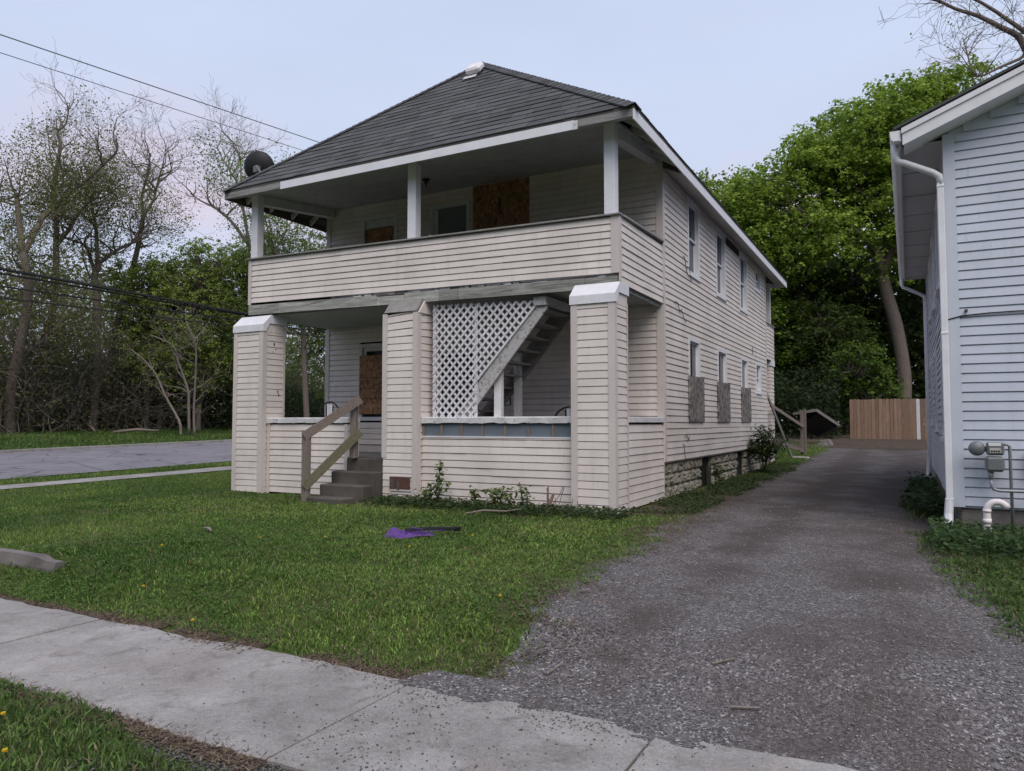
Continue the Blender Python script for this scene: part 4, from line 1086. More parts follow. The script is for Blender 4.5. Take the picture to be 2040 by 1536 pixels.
# chairs on the porch
def chair(loc, rz, label, sx=1., sz=1.2):
    c = thing('metal_chair', loc, label, 'chair', 'black metal chairs on the porch'); c.rotation_euler = (0, 0, rz); c.scale = (sx, 1, sz)
    def P(m, nm, mm):
        o = m.build(nm, mm); o.parent = c; return o
    arc = [(-.20, .0, .0), (-.20, .02, .45)] + [(-.20 * math.cos(a), .04, .70 + .20 * math.sin(a)) for a in ls(0, math.pi, 12)] + [(.20, .02, .45), (.20, 0, .0)]
    P(MB().tube(arc, .014, 8), 'back_frame', M_BLACK)
    for x_ in (-.07, 0, .07): P(MB().tube([(x_, .02, .46), (x_, .04, .86 if x_ == 0 else .84)], .011, 6), 'back_bar', M_BLACK if x_ else M_WHITE)
    for x_ in (-.035, .035): P(MB().box((x_ - .016, .03, .46), (x_ + .016, .04, .86)), 'back_slat', M_WHITE)
    P(MB().tube([(0, -.2, .44), (0, -.2, .48)], [.21, .20], 16), 'seat', M_BLACK)
    for x_ in (-.18, .18): P(MB().tube([(x_, -.38, 0), (x_ * .9, -.34, .44)], .013, 6), 'leg', M_BLACK)
    return c
chair((-6.55, .95, .752), R(20), 'black metal chair with arched back behind the left porch wall')
chair((-1.12, .9, .752), R(5), 'black metal chair mostly hidden by the right porch pillar', 1.45, 1.03)
rk = thing('metal_rack', (-2.6, 2.1, .752), 'thin black metal rack under the porch staircase', 'rack')
for x_ in (-3.7, -3.4, -3.1): MB().tube([(x_, 2.1, .752), (x_, 2.1, 2.3 if x_ > -3.2 else 1.9)], .014, 6).build('upright', M_BLACK, rk)
for z_ in (1.45, 1.65, 1.85): MB().tube([(-3.7, 2.1, z_), (-3.1, 2.1, z_)], .012, 6).build('crossbar', M_BLACK, rk)
MB().tube([(-3.1, 2.1, 2.2), (-2.93, 2.1, 2.2), (-2.93, 2.1, 1.75), (-3.1, 2.1, 1.75)], .014, 6).build('arm', M_BLACK, rk)
# planks on the balcony
for i, (p, q, m_, lab) in enumerate((((-3.82, .55, 4.86), (-3.30, 1.2, 4.80), M_PAINT, 'white plank end resting on balcony rail by the middle post'), ((-3.80, .5, 4.80), (-3.45, .9, 4.83), M_GREYW, 'grey plank end beside the white one on balcony rail'))):
    tag(MB().beam(p, q, .10, .03).build('plank', m_), lab, 'plank')
tag(MB().prism([rp((-5.0, 1.0, .752), .02), rp((-4.72, 1.05, .752), .02), rp((-4.70, 1.1, .83), .02), rp((-4.9, 1.1, .85), .02)], (.02, .2, 0)).build('rag', M_BLACK, bevel=.02), 'dark crumpled rag on the porch floor behind the steps', 'rag')
# satellite dish
sd_ = thing('satellite_dish', (-8.15, .6, 6.4), 'black round satellite dish on the left edge of the roof', 'satellite dish')
cen = Vector((-8.72, .95, 7.12)); fwd = (CAM - cen); fwd = Vector((.45, -.85, -.25)).normalized(); r1 = fwd.cross(Vector((0, 0, 1))).normalized(); u1 = r1.cross(fwd)
mb = MB(); rings = 6; seg = 32
for i in range(rings + 1):
    rr = .345 * i / rings; dd = .10 * (i / rings) ** 2
    for j in range(seg):
        a = 2 * math.pi * j / seg; q = cen + (r1 * math.cos(a) + u1 * math.sin(a)) * rr - fwd * dd
        mb.v.append(tuple(q))
for i in range(rings):
    for j in range(seg): mb.f.append((i * seg + j, i * seg + (j + 1) % seg, (i + 1) * seg + (j + 1) % seg, (i + 1) * seg + j))
o = mb.build('reflector', M_BLACK, sd_, True); so = o.modifiers.new('t', 'SOLIDIFY'); so.thickness = .012
MB().tube([cen - fwd * -.02, cen + fwd * .10, Vector((-8.30, .75, 6.75)), Vector((-8.18, .72, 6.34))], .022, 8).build('mast', M_GREYM, sd_)
MB().box(tuple(cen + fwd * .05 - Vector((.06, .05, .14))), tuple(cen + fwd * .05 + Vector((.06, .05, .0)))).build('bracket', M_GREYM, sd_)

# ---- overhead lines along the side street
def pole(y, label):
    t = thing('utility_pole', (-16, y, 0), label, 'utility pole'); z0 = Gf(-16, y)
    MB().tube([(-16, y, z0 - .3), (-16, y, 12.9)], [.16, .11], 10).build('shaft', M_BARK, t)
    bx('crossarm', (-16.9, y - .06, 12.2), (-15.1, y + .06, 12.32), M_OLD, t)
pole(-32, 'brown wooden utility pole on the near side of the street'); pole(44, 'brown wooden utility pole far down the side street')
def wire(zf, x, r, m, label):
    pts = [(x, y, zf(y)) for y in ls(-32, 44, 60)]
    return tag(MB().tube(pts, r, 5).build('power_line', m), label, 'power line', 'lines along the side street')
def zfit(pts):
    c = np.polyfit([p[0] for p in pts], [p[1] for p in pts], 2 if len(pts) > 2 else 1)
    return lambda y: float(np.polyval(c, y))
def line(y0, z0, y1, z1, sag=.0):
    return lambda y: z0 + (z1 - z0) * (y - y0) / (y1 - y0) - sag * (1 - ((y - 6) / 38) ** 2)
wire(line(-.77, 11.18, 10.64, 12.30), -16.0, .016, M_WIRE, 'uppermost thin grey wire crossing the open sky')
wire(line(-.75, 10.72, 9.84, 11.70), -16.0, .011, M_WIRE, 'second thin grey wire just below the uppermost one')
wire(line(-.58, 5.26, 7.22, 5.14, .0), -16.0, .040, M_CABLE, 'thick black cable, topmost of the low bundle')
wire(line(-.58, 5.15, 7.0, 5.09), -16.04, .026, M_CABLE, 'black cable running just under the thickest low cable')
wire(line(-.56, 4.82, 6.8, 4.88), -16.0, .024, M_CABLE, 'third black cable from the top of the low bundle')
wire(line(-.56, 4.53, 6.8, 4.66), -16.0, .020, M_CABLE, 'lowest black cable of the bundle by the street')

# ================================================================== FOLIAGE
def leaf_cloud(name, centers, size, tone0, tone1, m, parent=None, up=.35, spread=None, shape=.62, seed=1, tones=None, normals=None):
    """one small bent leaf per centre: 4 verts, 2 triangles"""
    r = np.random.default_rng(seed); n = len(centers); c = np.asarray(centers, float)
    nr = r.normal(size=(n, 3)); nr[:, 2] = np.abs(nr[:, 2]) + up; nr /= np.linalg.norm(nr, axis=1)[:, None]
    if normals is not None:
        nr = normals + nr * .55; nr /= np.linalg.norm(nr, axis=1)[:, None]
    t = r.normal(size=(n, 3)); t -= nr * (t * nr).sum(1)[:, None]; t /= np.linalg.norm(t, axis=1)[:, None]
    b = np.cross(nr, t); s = (size * r.uniform(.6, 1.35, n))[:, None]
    v = np.stack([c - t * s * .5, c + b * s * shape * .5 + nr * s * .10, c + t * s * .5, c - b * s * shape * .5 + nr * s * .10], 1).reshape(-1, 3)
    f = (np.arange(n)[:, None] * 4 + np.array([[0, 1, 2, 3]]))
    f = np.concatenate([f[:, [0, 1, 2]], f[:, [0, 2, 3]]])
    k = r.random(n)[:, None] if tones is None else np.clip(tones[:, None] + r.normal(0, .11, (n, 1)), 0, 1)
    col = np.array(tone0)[None] * (1 - k) + np.array(tone1)[None] * k
    return np_mesh(name, v, f, m, np.repeat(col, 4, 0), parent)

class Tree:
    def __init__(s, seed): s.r = random.Random(seed); s.mb = MB(); s.tips = []
    def limb(s, pts, rad, k=7): s.mb.tube(pts, rad, k, True)
    def spawn(s, p, d, length, rad, level, droop=0., k=4, wig=.28, up=.12):
        n = max(3, int(length / .35)); n = min(n, 7); step = length / n; q = Vector(p); d = Vector(d).normalized(); pts = [q.copy()]; rs = [rad]
        kids = []
        for i in range(n):
            d = (d + Vector((s.r.gauss(0, wig), s.r.gauss(0, wig), s.r.gauss(0, wig) + up - droop))).normalized()
            q = q + d * step; pts.append(q.copy()); rs.append(max(.006, rad * (1 - .85 * (i + 1) / n)))
            if level > 0 and i > 0:
                for _ in range(2 if s.r.random() < .45 else 1):
                    sd = d.orthogonal(); sd.rotate(Matrix.Rotation(s.r.uniform(0, 6.28), 3, d)) if False else None
                    sd = Vector((s.r.gauss(0, 1), s.r.gauss(0, 1), s.r.gauss(0, .7))); sd = (sd - d * sd.dot(d)).normalized()
                    kids.append((q.copy(), (d * .75 + sd * .8).normalized(), length * s.r.uniform(.42, .66), rs[-1] * .62))
        s.mb.tube(pts, rs, k if level > 0 else 3, False)
        if level == 0: s.tips += [(pts[-1], d), (pts[len(pts) // 2], d)]
        for a in kids: s.spawn(a[0], a[1], a[2], a[3], level - 1, droop, max(3, k - 1), wig, up)
    def along(s, pts, n, length, rad, level, lo=.3, **kw):
        P_ = [Vector(p[:3]) for p in pts]; Rr = [p[3] for p in pts]
        for _ in range(n):
            t = (lo + (1 - lo) * s.r.random()) * (len(P_) - 1.001); i = int(t); f = t - i
            q = P_[i].lerp(P_[i + 1], f); d = (P_[i + 1] - P_[i]).normalized()
            sd = Vector((s.r.gauss(0, 1), s.r.gauss(0, 1), s.r.gauss(.25, .6))); sd = (sd - d * sd.dot(d) * .6).normalized()
            s.spawn(q, (d * .45 + sd).normalized(), length * s.r.uniform(.6, 1.25), min(rad, (Rr[i] * (1 - f) + Rr[i + 1] * f) * .6), level, **kw)
def smooth_limb(pts):
    """resample a limb so that it bends softly"""
    P_ = np.array(pts); n = len(P_)
    if n < 3: return [tuple(p) for p in pts]
    t = np.arange(n); tt = ls(0, n - 1, (n - 1) * 3 + 1); out = []
    for u_ in tt:
        i = min(int(u_), n - 2); f = u_ - i
        p0, p1, p2, p3 = P_[max(i - 1, 0)], P_[i], P_[i + 1], P_[min(i + 2, n - 1)]
        out.append(tuple(.5 * ((2 * p1) + (-p0 + p2) * f + (2 * p0 - 5 * p1 + 4 * p2 - p3) * f * f + (-p0 + 3 * p1 - 3 * p2 + p3) * f ** 3)))
    return out
def make_tree(name, label, limbs, twig, leaves, seed, bark=M_BARK, group='trees across the side street', rs=.52):
    base = limbs[0][0]; t = thing(name, (base[0], base[1], Gf(base[0], base[1])), label, 'tree', group)
    T = Tree(seed)
    for i, lb in enumerate(limbs):
        lb = list(lb)
        if i == 0: lb = [(lb[0][0], lb[0][1], Gf(lb[0][0], lb[0][1]) - .4, lb[0][3] * 1.25)] + lb
        sm_ = smooth_limb(lb); T.limb([p[:3] for p in sm_], [max(.012, p[3] * rs) for p in sm_], 8)
        T.along(lb, twig.get('n', 8) if i else twig.get('n0', 4), twig.get('len', 2.4), twig.get('rad', .06), twig.get('level', 2), lo=twig.get('lo', .35) if i == 0 else .15, droop=twig.get('droop', 0), up=twig.get('up', .12))
    T.mb.build('trunk', bark, t, True)
    if leaves:
        r = np.random.default_rng(seed); tips = np.array([tuple(p) for p, d in T.tips]); z = tips[:, 2]
        keep = r.random(len(tips)) < np.clip(leaves.get('keep', 1) * (1 - leaves.get('topfade', 0) * np.clip((z - leaves.get('fz', 99)) / 4, 0, 1)), 0, 1)
        tips = tips[keep]; m_ = leaves['per']
        c = np.repeat(tips, m_, 0) + r.normal(0, leaves['spread'], (len(tips) * m_, 3))
        if len(c): leaf_cloud('crown', c, leaves['size'], leaves['c0'], leaves['c1'], M_LEAF, t, seed=seed)
    return t
LIMBS = {
  'a': [[(-36.78, 10.67, 1.21, .55), (-36.41, 10.46, 3.13, .51), (-35.53, 10.36, 5.27, .47), (-35.06, 10.38, 7.28, .42), (-34.64, 10.13, 8.7, .38), (-34.9, 10.0, 9.9, .34)],
        [(-34.9, 10.0, 9.8, .32), (-35.8, 10.2, 12.09, .27), (-36.4, 10.4, 13.17, .22)],
        [(-34.9, 10.0, 9.7, .3), (-35.0, 10.9, 11.81, .26), (-35.0, 11.4, 12.51, .23), (-34.07, 11.76, 13.29, .19), (-33.19, 12.22, 14.13, .16), (-32.16, 12.48, 14.88, .12), (-31.38, 12.5, 15.33, .09), (-31.06, 12.18, 15.95, .05)],
        [(-36.3, 10.5, 4.04, .3), (-35.75, 10.68, 4.89, .25), (-35.23, 11.4, 5.79, .2), (-34.43, 12.13, 7.08, .15)]],
  'b': [[(-37.97, 12.31, 1.2, .45), (-38.01, 12.49, 3.66, .42), (-37.78, 12.86, 5.33, .4), (-37.13, 12.77, 6.94, .38), (-36.67, 12.68, 8.95, .35), (-36.75, 12.71, 10.21, .32), (-36.8, 12.7, 11.44, .3)],
        [(-36.8, 12.7, 11.3, .3), (-36.78, 12.67, 13.02, .26), (-37.3, 12.75, 14.24, .23), (-36.6, 12.57, 15.72, .19), (-36.57, 12.65, 16.72, .15), (-36.87, 12.65, 17.39, .11), (-36.48, 12.84, 17.81, .08), (-35.94, 12.7, 18.83, .04)],
        [(-36.75, 12.65, 10.97, .25), (-35.74, 12.85, 11.99, .21), (-35.16, 12.68, 12.29, .17), (-35.02, 13.2, 13.19, .14), (-34.91, 13.64, 13.66, .1)]],
  'c': [[(-36.92, 15.14, 1.19, .5), (-36.78, 15.12, 3.76, .47), (-36.46, 14.9, 6.73, .44), (-36.81, 15.05, 8.93, .4), (-36.96, 15.0, 9.77, .37), (-36.6, 15.0, 10.5, .34)],
        [(-36.6, 14.95, 10.42, .26), (-36.52, 15.2, 10.7, .22), (-35.76, 15.59, 11.33, .17), (-34.73, 16.01, 11.83, .12), (-34.09, 16.42, 12.69, .08)],
        [(-36.6, 14.95, 10.42, .24), (-36.43, 14.67, 12.51, .18), (-36.27, 14.3, 13.8, .11), (-35.75, 14.28, 15.23, .05)],
        [(-36.8, 14.9, 10.02, .16), (-37.28, 14.71, 11.46, .12), (-37.65, 13.98, 11.75, .09), (-37.69, 13.43, 11.87, .05)]],
  'd': [[(-38.34, 16.66, 1.12, .42), (-38.13, 16.75, 3.87, .39), (-37.45, 16.69, 6.99, .35), (-36.71, 16.97, 9.68, .32), (-36.16, 17.11, 11.9, .28), (-35.8, 17.15, 13.74, .25)],
        [(-35.85, 17.2, 13.7, .2), (-36.44, 17.45, 14.91, .16), (-36.01, 17.3, 15.48, .12), (-35.64, 17.32, 16.8, .08), (-35.28, 17.15, 17.38, .04)],
        [(-35.85, 17.2, 13.7, .18), (-35.5, 17.55, 14.65, .14), (-34.95, 17.51, 15.98, .1), (-34.62, 17.49, 16.68, .07), (-34.6, 17.7, 18.02, .03)]],
  'e': [[(-32.37, 23.28, .84, .4), (-32.14, 22.91, 5.93, .36), (-32.22, 22.75, 9.12, .33), (-32.6, 22.7, 12.07, .29), (-32.7, 22.4, 12.65, .25)],
        [(-32.7, 22.4, 12.6, .22), (-33.38, 21.48, 14.12, .18), (-33.98, 20.81, 14.83, .14), (-35.02, 20.52, 15.38, .1), (-35.69, 20.26, 15.89, .06)],
        [(-32.7, 22.45, 12.32, .2), (-32.81, 21.95, 14.8, .17), (-32.92, 21.61, 16.33, .13), (-33.11, 21.09, 17.14, .1), (-33.55, 20.75, 18.1, .06), (-33.44, 20.26, 18.71, .03)],
        [(-32.95, 21.75, 16.2, .12), (-33.24, 22.06, 17.81, .09), (-33.81, 22.13, 19.24, .06), (-34.59, 22.19, 19.9, .03)]],
  'f': [[(-27.62, 22.41, .94, .36), (-27.86, 22.34, 4.63, .32), (-28.19, 22.55, 6.94, .28), (-27.96, 22.03, 8.68, .24), (-28.75, 21.23, 11.03, .2), (-30.17, 20.87, 13.24, .16), (-30.55, 20.87, 15.14, .12)]],
  'g': [[(-31.66, 16.85, .86, .16), (-31.69, 16.73, 1.55, .14), (-32.54, 16.5, 2.87, .12), (-33.04, 16.24, 4.08, .09), (-33.84, 15.98, 4.99, .07), (-34.4, 15.5, 5.57, .05)],
        [(-31.24, 17.07, .7, .16), (-31.07, 16.85, 2.58, .14), (-31.07, 16.77, 3.3, .12), (-31.35, 16.28, 4.91, .09), (-31.49, 16.08, 5.65, .07), (-32.82, 15.65, 6.26, .05)],
        [(-30.97, 17.21, .7, .14), (-30.91, 17.07, 2.05, .12), (-30.51, 16.82, 4.23, .1), (-30.26, 16.56, 5.63, .09), (-30.5, 16.14, 6.92, .07), (-30.65, 16.21, 7.62, .05)]],
}
OL0, OL1 = (.105, .125, .040), (.225, .255, .088)
BR0, BR1 = (.080, .125, .026), (.20, .28, .065)
make_tree('deciduous_tree', 'leaning forked tree with broken stub, leftmost across the street', LIMBS['a'], dict(n=13, n0=7, len=2.7, level=2), dict(per=12, spread=.30, size=.115, c0=OL0, c1=OL1, keep=.75, topfade=.85, fz=13.5), 3)
make_tree('deciduous_tree', 'tallest tree across the street with bare pointed top', LIMBS['b'], dict(n=13, n0=6, len=2.6, level=2), dict(per=12, spread=.30, size=.115, c0=OL0, c1=OL1, keep=.7, topfade=1., fz=13.5), 4)
make_tree('deciduous_tree', 'thick dark trunk with low curved limb, third from left', LIMBS['c'], dict(n=13, n0=7, len=2.5, level=2), dict(per=10, spread=.30, size=.115, c0=OL0, c1=OL1, keep=.6, topfade=.8, fz=13.5), 5)
make_tree('deciduous_tree', 'slanting grey tree with twiggy top right of the dark trunk', LIMBS['d'], dict(n=12, n0=6, len=2.4, level=2), dict(per=9, spread=.30, size=.115, c0=OL0, c1=OL1, keep=.45, topfade=1., fz=14), 6)
make_tree('bare_tree', 'bare branching tree rising behind the satellite dish', LIMBS['e'], dict(n=11, n0=3, len=2.2, level=2, lo=.7), dict(per=12, spread=.35, size=.115, c0=BR0, c1=BR1, keep=.5, topfade=1., fz=12), 8, M_TWIG)
make_tree('deciduous_tree', 'dark trunk seen through the open left porch', LIMBS['f'], dict(n=14, n0=26, len=2.8, level=2), dict(per=16, spread=.36, size=.125, c0=BR0, c1=BR1, keep=.8), 9)
make_tree('leaning_shrub_tree', 'clump of bare leaning stems at the edge of the street', LIMBS['g'], dict(n=10, n0=10, len=1.7, level=2, rad=.035, up=.02), dict(per=3, spread=.25, size=.14, c0=OL0, c1=OL1, keep=.35), 10, M_TWIG)

def leafy_tree(name, label, base, trunk_top, blobs, nleaf, size, c0, c1, seed, group=None, clump=.75, bark=M_BARK, limbs=None, trunk_r=.25, per=85, twigs=True, bare=0):
    """tree whose crown is many leaf clumps spread through a union of ellipsoids"""
    r = np.random.default_rng(seed)
    t = thing(name, (base[0], base[1], Gf(base[0], base[1])), label, 'tree', group)
    T = Tree(seed); z0 = Gf(base[0], base[1])
    if limbs is None:
        main = [(base[0], base[1], z0 - .4, trunk_r * 1.2), (base[0] + .1, base[1], z0 + 1.5, trunk_r), tuple(trunk_top) + (trunk_r * .55,)]
        limbs = [main]
    for lb in limbs:
        sm_ = smooth_limb(lb); T.limb([p[:3] for p in sm_], [p[3] for p in sm_], 8)
    vol = np.array([b[3] * b[4] * b[5] for b in blobs]); nc = int(nleaf / per)
    bi = r.choice(len(blobs), nc, p=vol / vol.sum())
    dirs = r.normal(size=(nc, 3)); dirs /= np.linalg.norm(dirs, axis=1)[:, None]
    rad = r.uniform(.22, 1, nc) ** .40
    B_ = np.array(blobs); cc = B_[bi, :3] + dirs * rad[:, None] * B_[bi, 3:6]
    cc = cc[cc[:, 2] > z0 + .5]; nc = len(cc)
    if twigs:
        tops = np.array([p[:3] for lb in limbs for p in lb[1:]])
        for q in cc[::2]:
            a = tops[np.argmin(((tops - q) ** 2).sum(1) + 3 * np.maximum(0, tops[:, 2] - q[2]) ** 2)]
            a = Vector(a); q = Vector(q); mid = a.lerp(q, .55) + Vector((r.normal(0, .25), r.normal(0, .25), r.normal(.25, .2)))
            T.mb.tube([a, mid, q], [.05, .03, .008], 4, False)
    # each clump is a flat umbrella of small leaf domes, so that tops catch the sky and gaps stay open
    cs = clump * r.uniform(.6, 1.3, nc); lp = 14; ns = max(3, per // lp)
    off_ = r.normal(size=(nc, ns, 3)); off_[:, :, 2] *= .34; off_[:, :, 2] -= .24 * (off_[:, :, 0] ** 2 + off_[:, :, 1] ** 2)
    sub = (cc[:, None, :] + off_ * cs[:, None, None] * .5).reshape(-1, 3); n_ = len(sub)
    lo = r.normal(size=(n_, lp, 3)); lo[:, :, 2] = lo[:, :, 2] * .7
    sr = size * r.uniform(.75, 1.35, n_)[:, None, None]
    c = (sub[:, None, :] + lo * sr * .62).reshape(-1, 3)
    nm_ = (lo + np.array((0, 0, 1.1))).reshape(-1, 3); nm_ /= np.linalg.norm(nm_, axis=1)[:, None]
    tones = np.repeat(np.clip(np.repeat(r.random(nc), ns) * .55 + r.random(n_) * .5, 0, 1), lp)
    leaf_cloud('crown', c, size * .82, c0, c1, M_LEAF, t, shape=.85, seed=seed, tones=tones, normals=nm_)
    T.mb.build('trunk', bark, t, True)
    return t
LG = 'leafy trees across the side street'
GR0, GR1 = (.145, .200, .045), (.34, .43, .11)
leafy_tree('leafy_tree', 'bright green young tree right of the clump of bare stems', (-34.5, 20.2), (-34.3, 20.1, 9), [(-34.5, 19.8, 8.6, 2.6, 2.6, 3.2), (-34.0, 20.3, 11.4, 1.9, 1.9, 1.6), (-34.5, 19.5, 5.2, 2.2, 2.2, 2.2)], 33000, .15, GR0, GR1, 21, LG, .9, trunk_r=.16)
leafy_tree('leafy_tree', 'spreading pale green tree behind the bare stems by the street', (-36.5, 19.0), (-36.4, 19, 9), [(-36.5, 18.6, 9.6, 2.8, 2.8, 3.0), (-36, 21.5, 9.8, 2.6, 2.6, 2.8), (-37, 19.5, 5.6, 3.2, 3.2, 2.4)], 17000, .16, OL0, (.20, .27, .07), 27, LG, 1.1, trunk_r=.16)
leafy_tree('leafy_tree', 'green tree filling the gap left of the balcony post', (-34.2, 23.6), (-34, 23.4, 9), [(-34.0, 23.2, 9.8, 2.5, 2.3, 2.8), (-33.5, 24.0, 12.6, 1.8, 1.8, 1.5), (-34, 23.5, 5.4, 2.4, 2.4, 2.4)], 33000, .15, GR0, GR1, 22, LG, .9, trunk_r=.17)
leafy_tree('leafy_tree', 'low green tree left behind the street cables', (-36.2, 17.9), (-36, 17.8, 8), [(-36.0, 17.5, 9.2, 2.3, 2.0, 2.3), (-35.8, 18.2, 6.0, 2.0, 2.0, 2.2)], 20000, .16, GR0, GR1, 23, LG, .85, trunk_r=.13)
leafy_tree('leafy_tree', 'olive tree seen between the balcony posts', (-30.5, 27.5), (-30.4, 27.4, 9), [(-30.5, 27.5, 10.5, 3.0, 3.0, 3.2), (-29.5, 28.8, 7.5, 2.8, 2.8, 3.0), (-31, 26.5, 13.2, 2.0, 2.0, 1.6)], 32000, .16, OL0, (.13, .17, .05), 24, LG, 1.0, trunk_r=.18)
leafy_tree('leafy_tree', 'pale green bush tree seen through the porch', (-28.5, 27.0), (-28.4, 27, 3.6), [(-28.5, 26.8, 4.3, 2.2, 2.2, 1.9), (-27.0, 28.5, 3.6, 2.0, 2.0, 1.6), (-30, 26, 6.2, 1.8, 1.8, 1.6)], 15000, .12, GR0, (.17, .23, .07), 25, LG, .8, trunk_r=.12)
leafy_tree('leafy_tree', 'olive leaved tree at the far left edge', (-40.5, 8.0), (-40, 8, 9), [(-39.5, 8.3, 11.0, 2.4, 2.4, 2.4), (-40, 9.5, 8.2, 2.6, 2.6, 2.2)], 14000, .125, OL0, OL1, 26, LG, 1.0, trunk_r=.2)

# thicket at the wood's edge
def thicket(name, x0, x1, y0, y1, h, n, size, c0, c1, seed, slope=0.):
    r = np.random.default_rng(seed); x = r.uniform(x0, x1, n); y = r.uniform(y0, y1, n)
    hh = h * (.45 + .9 * fbm(x * .33 + seed, y * .33)); t = r.random(n) ** .8
    z = G(x, y) + hh * t
    tones = np.clip(.25 + .9 * (fbm(x * .8 + 3, y * .8 + z) - .35), 0, 1)
    return tag(leaf_cloud(name, np.c_[x, y, z], size, c0, c1, M_LEAF, None, up=.5, seed=seed, tones=tones), kind='stuff')
thicket('undergrowth', -45, -35.2, 2, 38, 4.3, 52000, .21, (.10, .105, .058), (.23, .235, .11), 31)
thicket('undergrowth', -50, -40, -6, 44, 6.2, 22000, .26, (.09, .10, .045), (.21, .225, .095), 32)
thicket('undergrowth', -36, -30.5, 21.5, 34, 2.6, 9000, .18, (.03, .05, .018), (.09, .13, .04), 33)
thicket('undergrowth', -56, -44, -4, 48, 11.5, 40000, .36, (.10, .11, .05), (.24, .255, .11), 34)
thicket('undergrowth', -40, -36, 6, 34, 6.5, 15000, .16, (.10, .125, .04), (.23, .28, .09), 35)
T = Tree(77)
for _ in range(280):
    y = T.r.uniform(4, 30); x = T.r.uniform(-41, -35.5); z = Gf(x, y)
    T.spawn((x, y, z), (T.r.gauss(.15, .5), T.r.gauss(0, .6), T.r.uniform(.5, 1.2)), T.r.uniform(1.6, 5.2), .028, 1, wig=.22, up=.03)
for _ in range(260):
    y = T.r.uniform(5, 27); x = T.r.uniform(-42, -37.5); z = Gf(x, y)
    T.spawn((x, y, z), (T.r.gauss(.1, .3), T.r.gauss(0, .4), 1.2), T.r.uniform(4.5, 9.0), .035, 1, wig=.18, up=.02)
tag(T.mb.build('brushwood', M_TWIG), kind='stuff')
for (a, b, lab) in (((-33.6, 14.2, Gf(-33.6, 14.2) + .15), (-31.8, 15.6, Gf(-31.8, 15.6) + .3), 'pale fallen log beside the clump of leaning stems'), ((-36.4, 14.4, 1.3), (-34.9, 14.0, .95), 'grey fallen branch at the left edge of thicket')):
    tag(MB().tube([a, Vector(a).lerp(Vector(b), .5) + Vector((0, 0, .1)), b], [.09, .08, .04], 7).build('fallen_log', M_TWIG, None, True), lab, 'log')

thicket('sky_blocking_trees', -60, 60, -44, -32, 15, 24000, 1.1, (.03, .05, .015), (.09, .13, .035), 91)  # unseen tree row added behind the camera to block low sky light
# right: the big maple behind the fence and the dark wood below it
MAPLE = [[(3.6, 35.78, .3, .52), (3.6, 35.78, 1.2, .44), (3.73, 35.66, 2.58, .4), (3.77, 35.49, 4.24, .37), (3.47, 35.2, 6.72, .35), (3.09, 34.92, 8.41, .32), (2.87, 34.8, 9.65, .3)],
  [(2.87, 34.85, 9.6, .25), (2.59, 34.3, 10.86, .21), (1.9, 33.39, 11.58, .17), (1.1, 32.43, 12.14, .12), (-.29, 31.3, 12.19, .08)],
  [(2.87, 34.85, 9.6, .22), (3.08, 35.06, 11.53, .18), (2.99, 34.56, 12.55, .14), (2.42, 33.67, 13.52, .1), (1.6, 33.17, 14.34, .06)],
  [(2.87, 34.85, 9.6, .22), (3.45, 34.79, 11.15, .18), (3.98, 35.54, 12.95, .14), (4.76, 35.41, 15.06, .1), (5.3, 35.62, 17.01, .06)],
  [(2.58, 34.63, 10.8, .16), (1.5, 34.26, 12.67, .12), (.56, 33.55, 14.33, .09), (-.96, 33.24, 15.33, .05)]]
MG0, MG1 = (.098, .168, .020), (.31, .42, .068)
leafy_tree('maple_tree', 'huge bright green maple towering behind the back fence', (3.6, 35.8), None,
   [(5.0, 36.2, 18.2, 3.6, 3.6, 3.2), (2.0, 35.0, 16.7, 3.8, 3.8, 3.0), (-1.0, 34.0, 15.0, 3.6, 3.6, 2.8), (-3.8, 33.8, 12.8, 3.0, 3.2, 2.4), (5.5, 36.5, 14.5, 3.0, 3.0, 3.0), (6.8, 36.8, 20.0, 2.0, 2.0, 1.6), (-.8, 31.5, 11.6, 2.6, 2.6, 1.5), (2.2, 33.6, 12.6, 3.0, 1.8, 1.5), (5.2, 34.6, 11.6, 2.2, 1.8, 1.6)],
   135000, .22, MG0, MG1, 41, None, 1.7, limbs=MAPLE, per=280)
leafy_tree('maple_tree', 'rounded green tree just beyond the rear eave of the house', (-5.8, 33.5), (-5.8, 33.5, 10), [(-5.8, 33.6, 13.2, 2.6, 2.8, 3.0), (-4.2, 33.0, 10.2, 2.8, 2.8, 2.6), (-3.4, 33.6, 7.0, 2.6, 2.6, 2.4)], 46000, .21, MG0, MG1, 42, None, 1.45, trunk_r=.25, per=224)
leafy_tree('sapling_tree', 'small bright green tree just behind the board fence', (2.2, 29.0), (1.6, 29, 3.6), [(1.9, 28.8, 4.3, 1.25, 1.2, 1.2), (2.7, 29.0, 3.4, 1.1, 1.1, .7), (1.2, 28.9, 3.0, .7, .9, .8)], 6500, .17, (.05, .09, .015), (.12, .19, .03), 43, None, .55, trunk_r=.06, per=60)
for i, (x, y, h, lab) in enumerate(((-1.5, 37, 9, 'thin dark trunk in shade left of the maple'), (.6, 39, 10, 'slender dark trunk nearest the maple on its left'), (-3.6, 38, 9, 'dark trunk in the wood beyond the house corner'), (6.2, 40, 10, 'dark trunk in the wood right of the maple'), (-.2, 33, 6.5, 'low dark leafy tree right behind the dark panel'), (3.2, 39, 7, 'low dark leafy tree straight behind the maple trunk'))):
    leafy_tree('dark_tree', lab, (x, y), (x + .4, y, h), [(x, y, h, 2.6, 2.4, 2.2), (x + .5, y + 1, h - 3, 2.4, 2.2, 2.2)], 9500, .24, (.03, .055, .014), (.10, .145, .032), 50 + i, 'dark trees behind the fence', 1.1, trunk_r=.17, per=70)
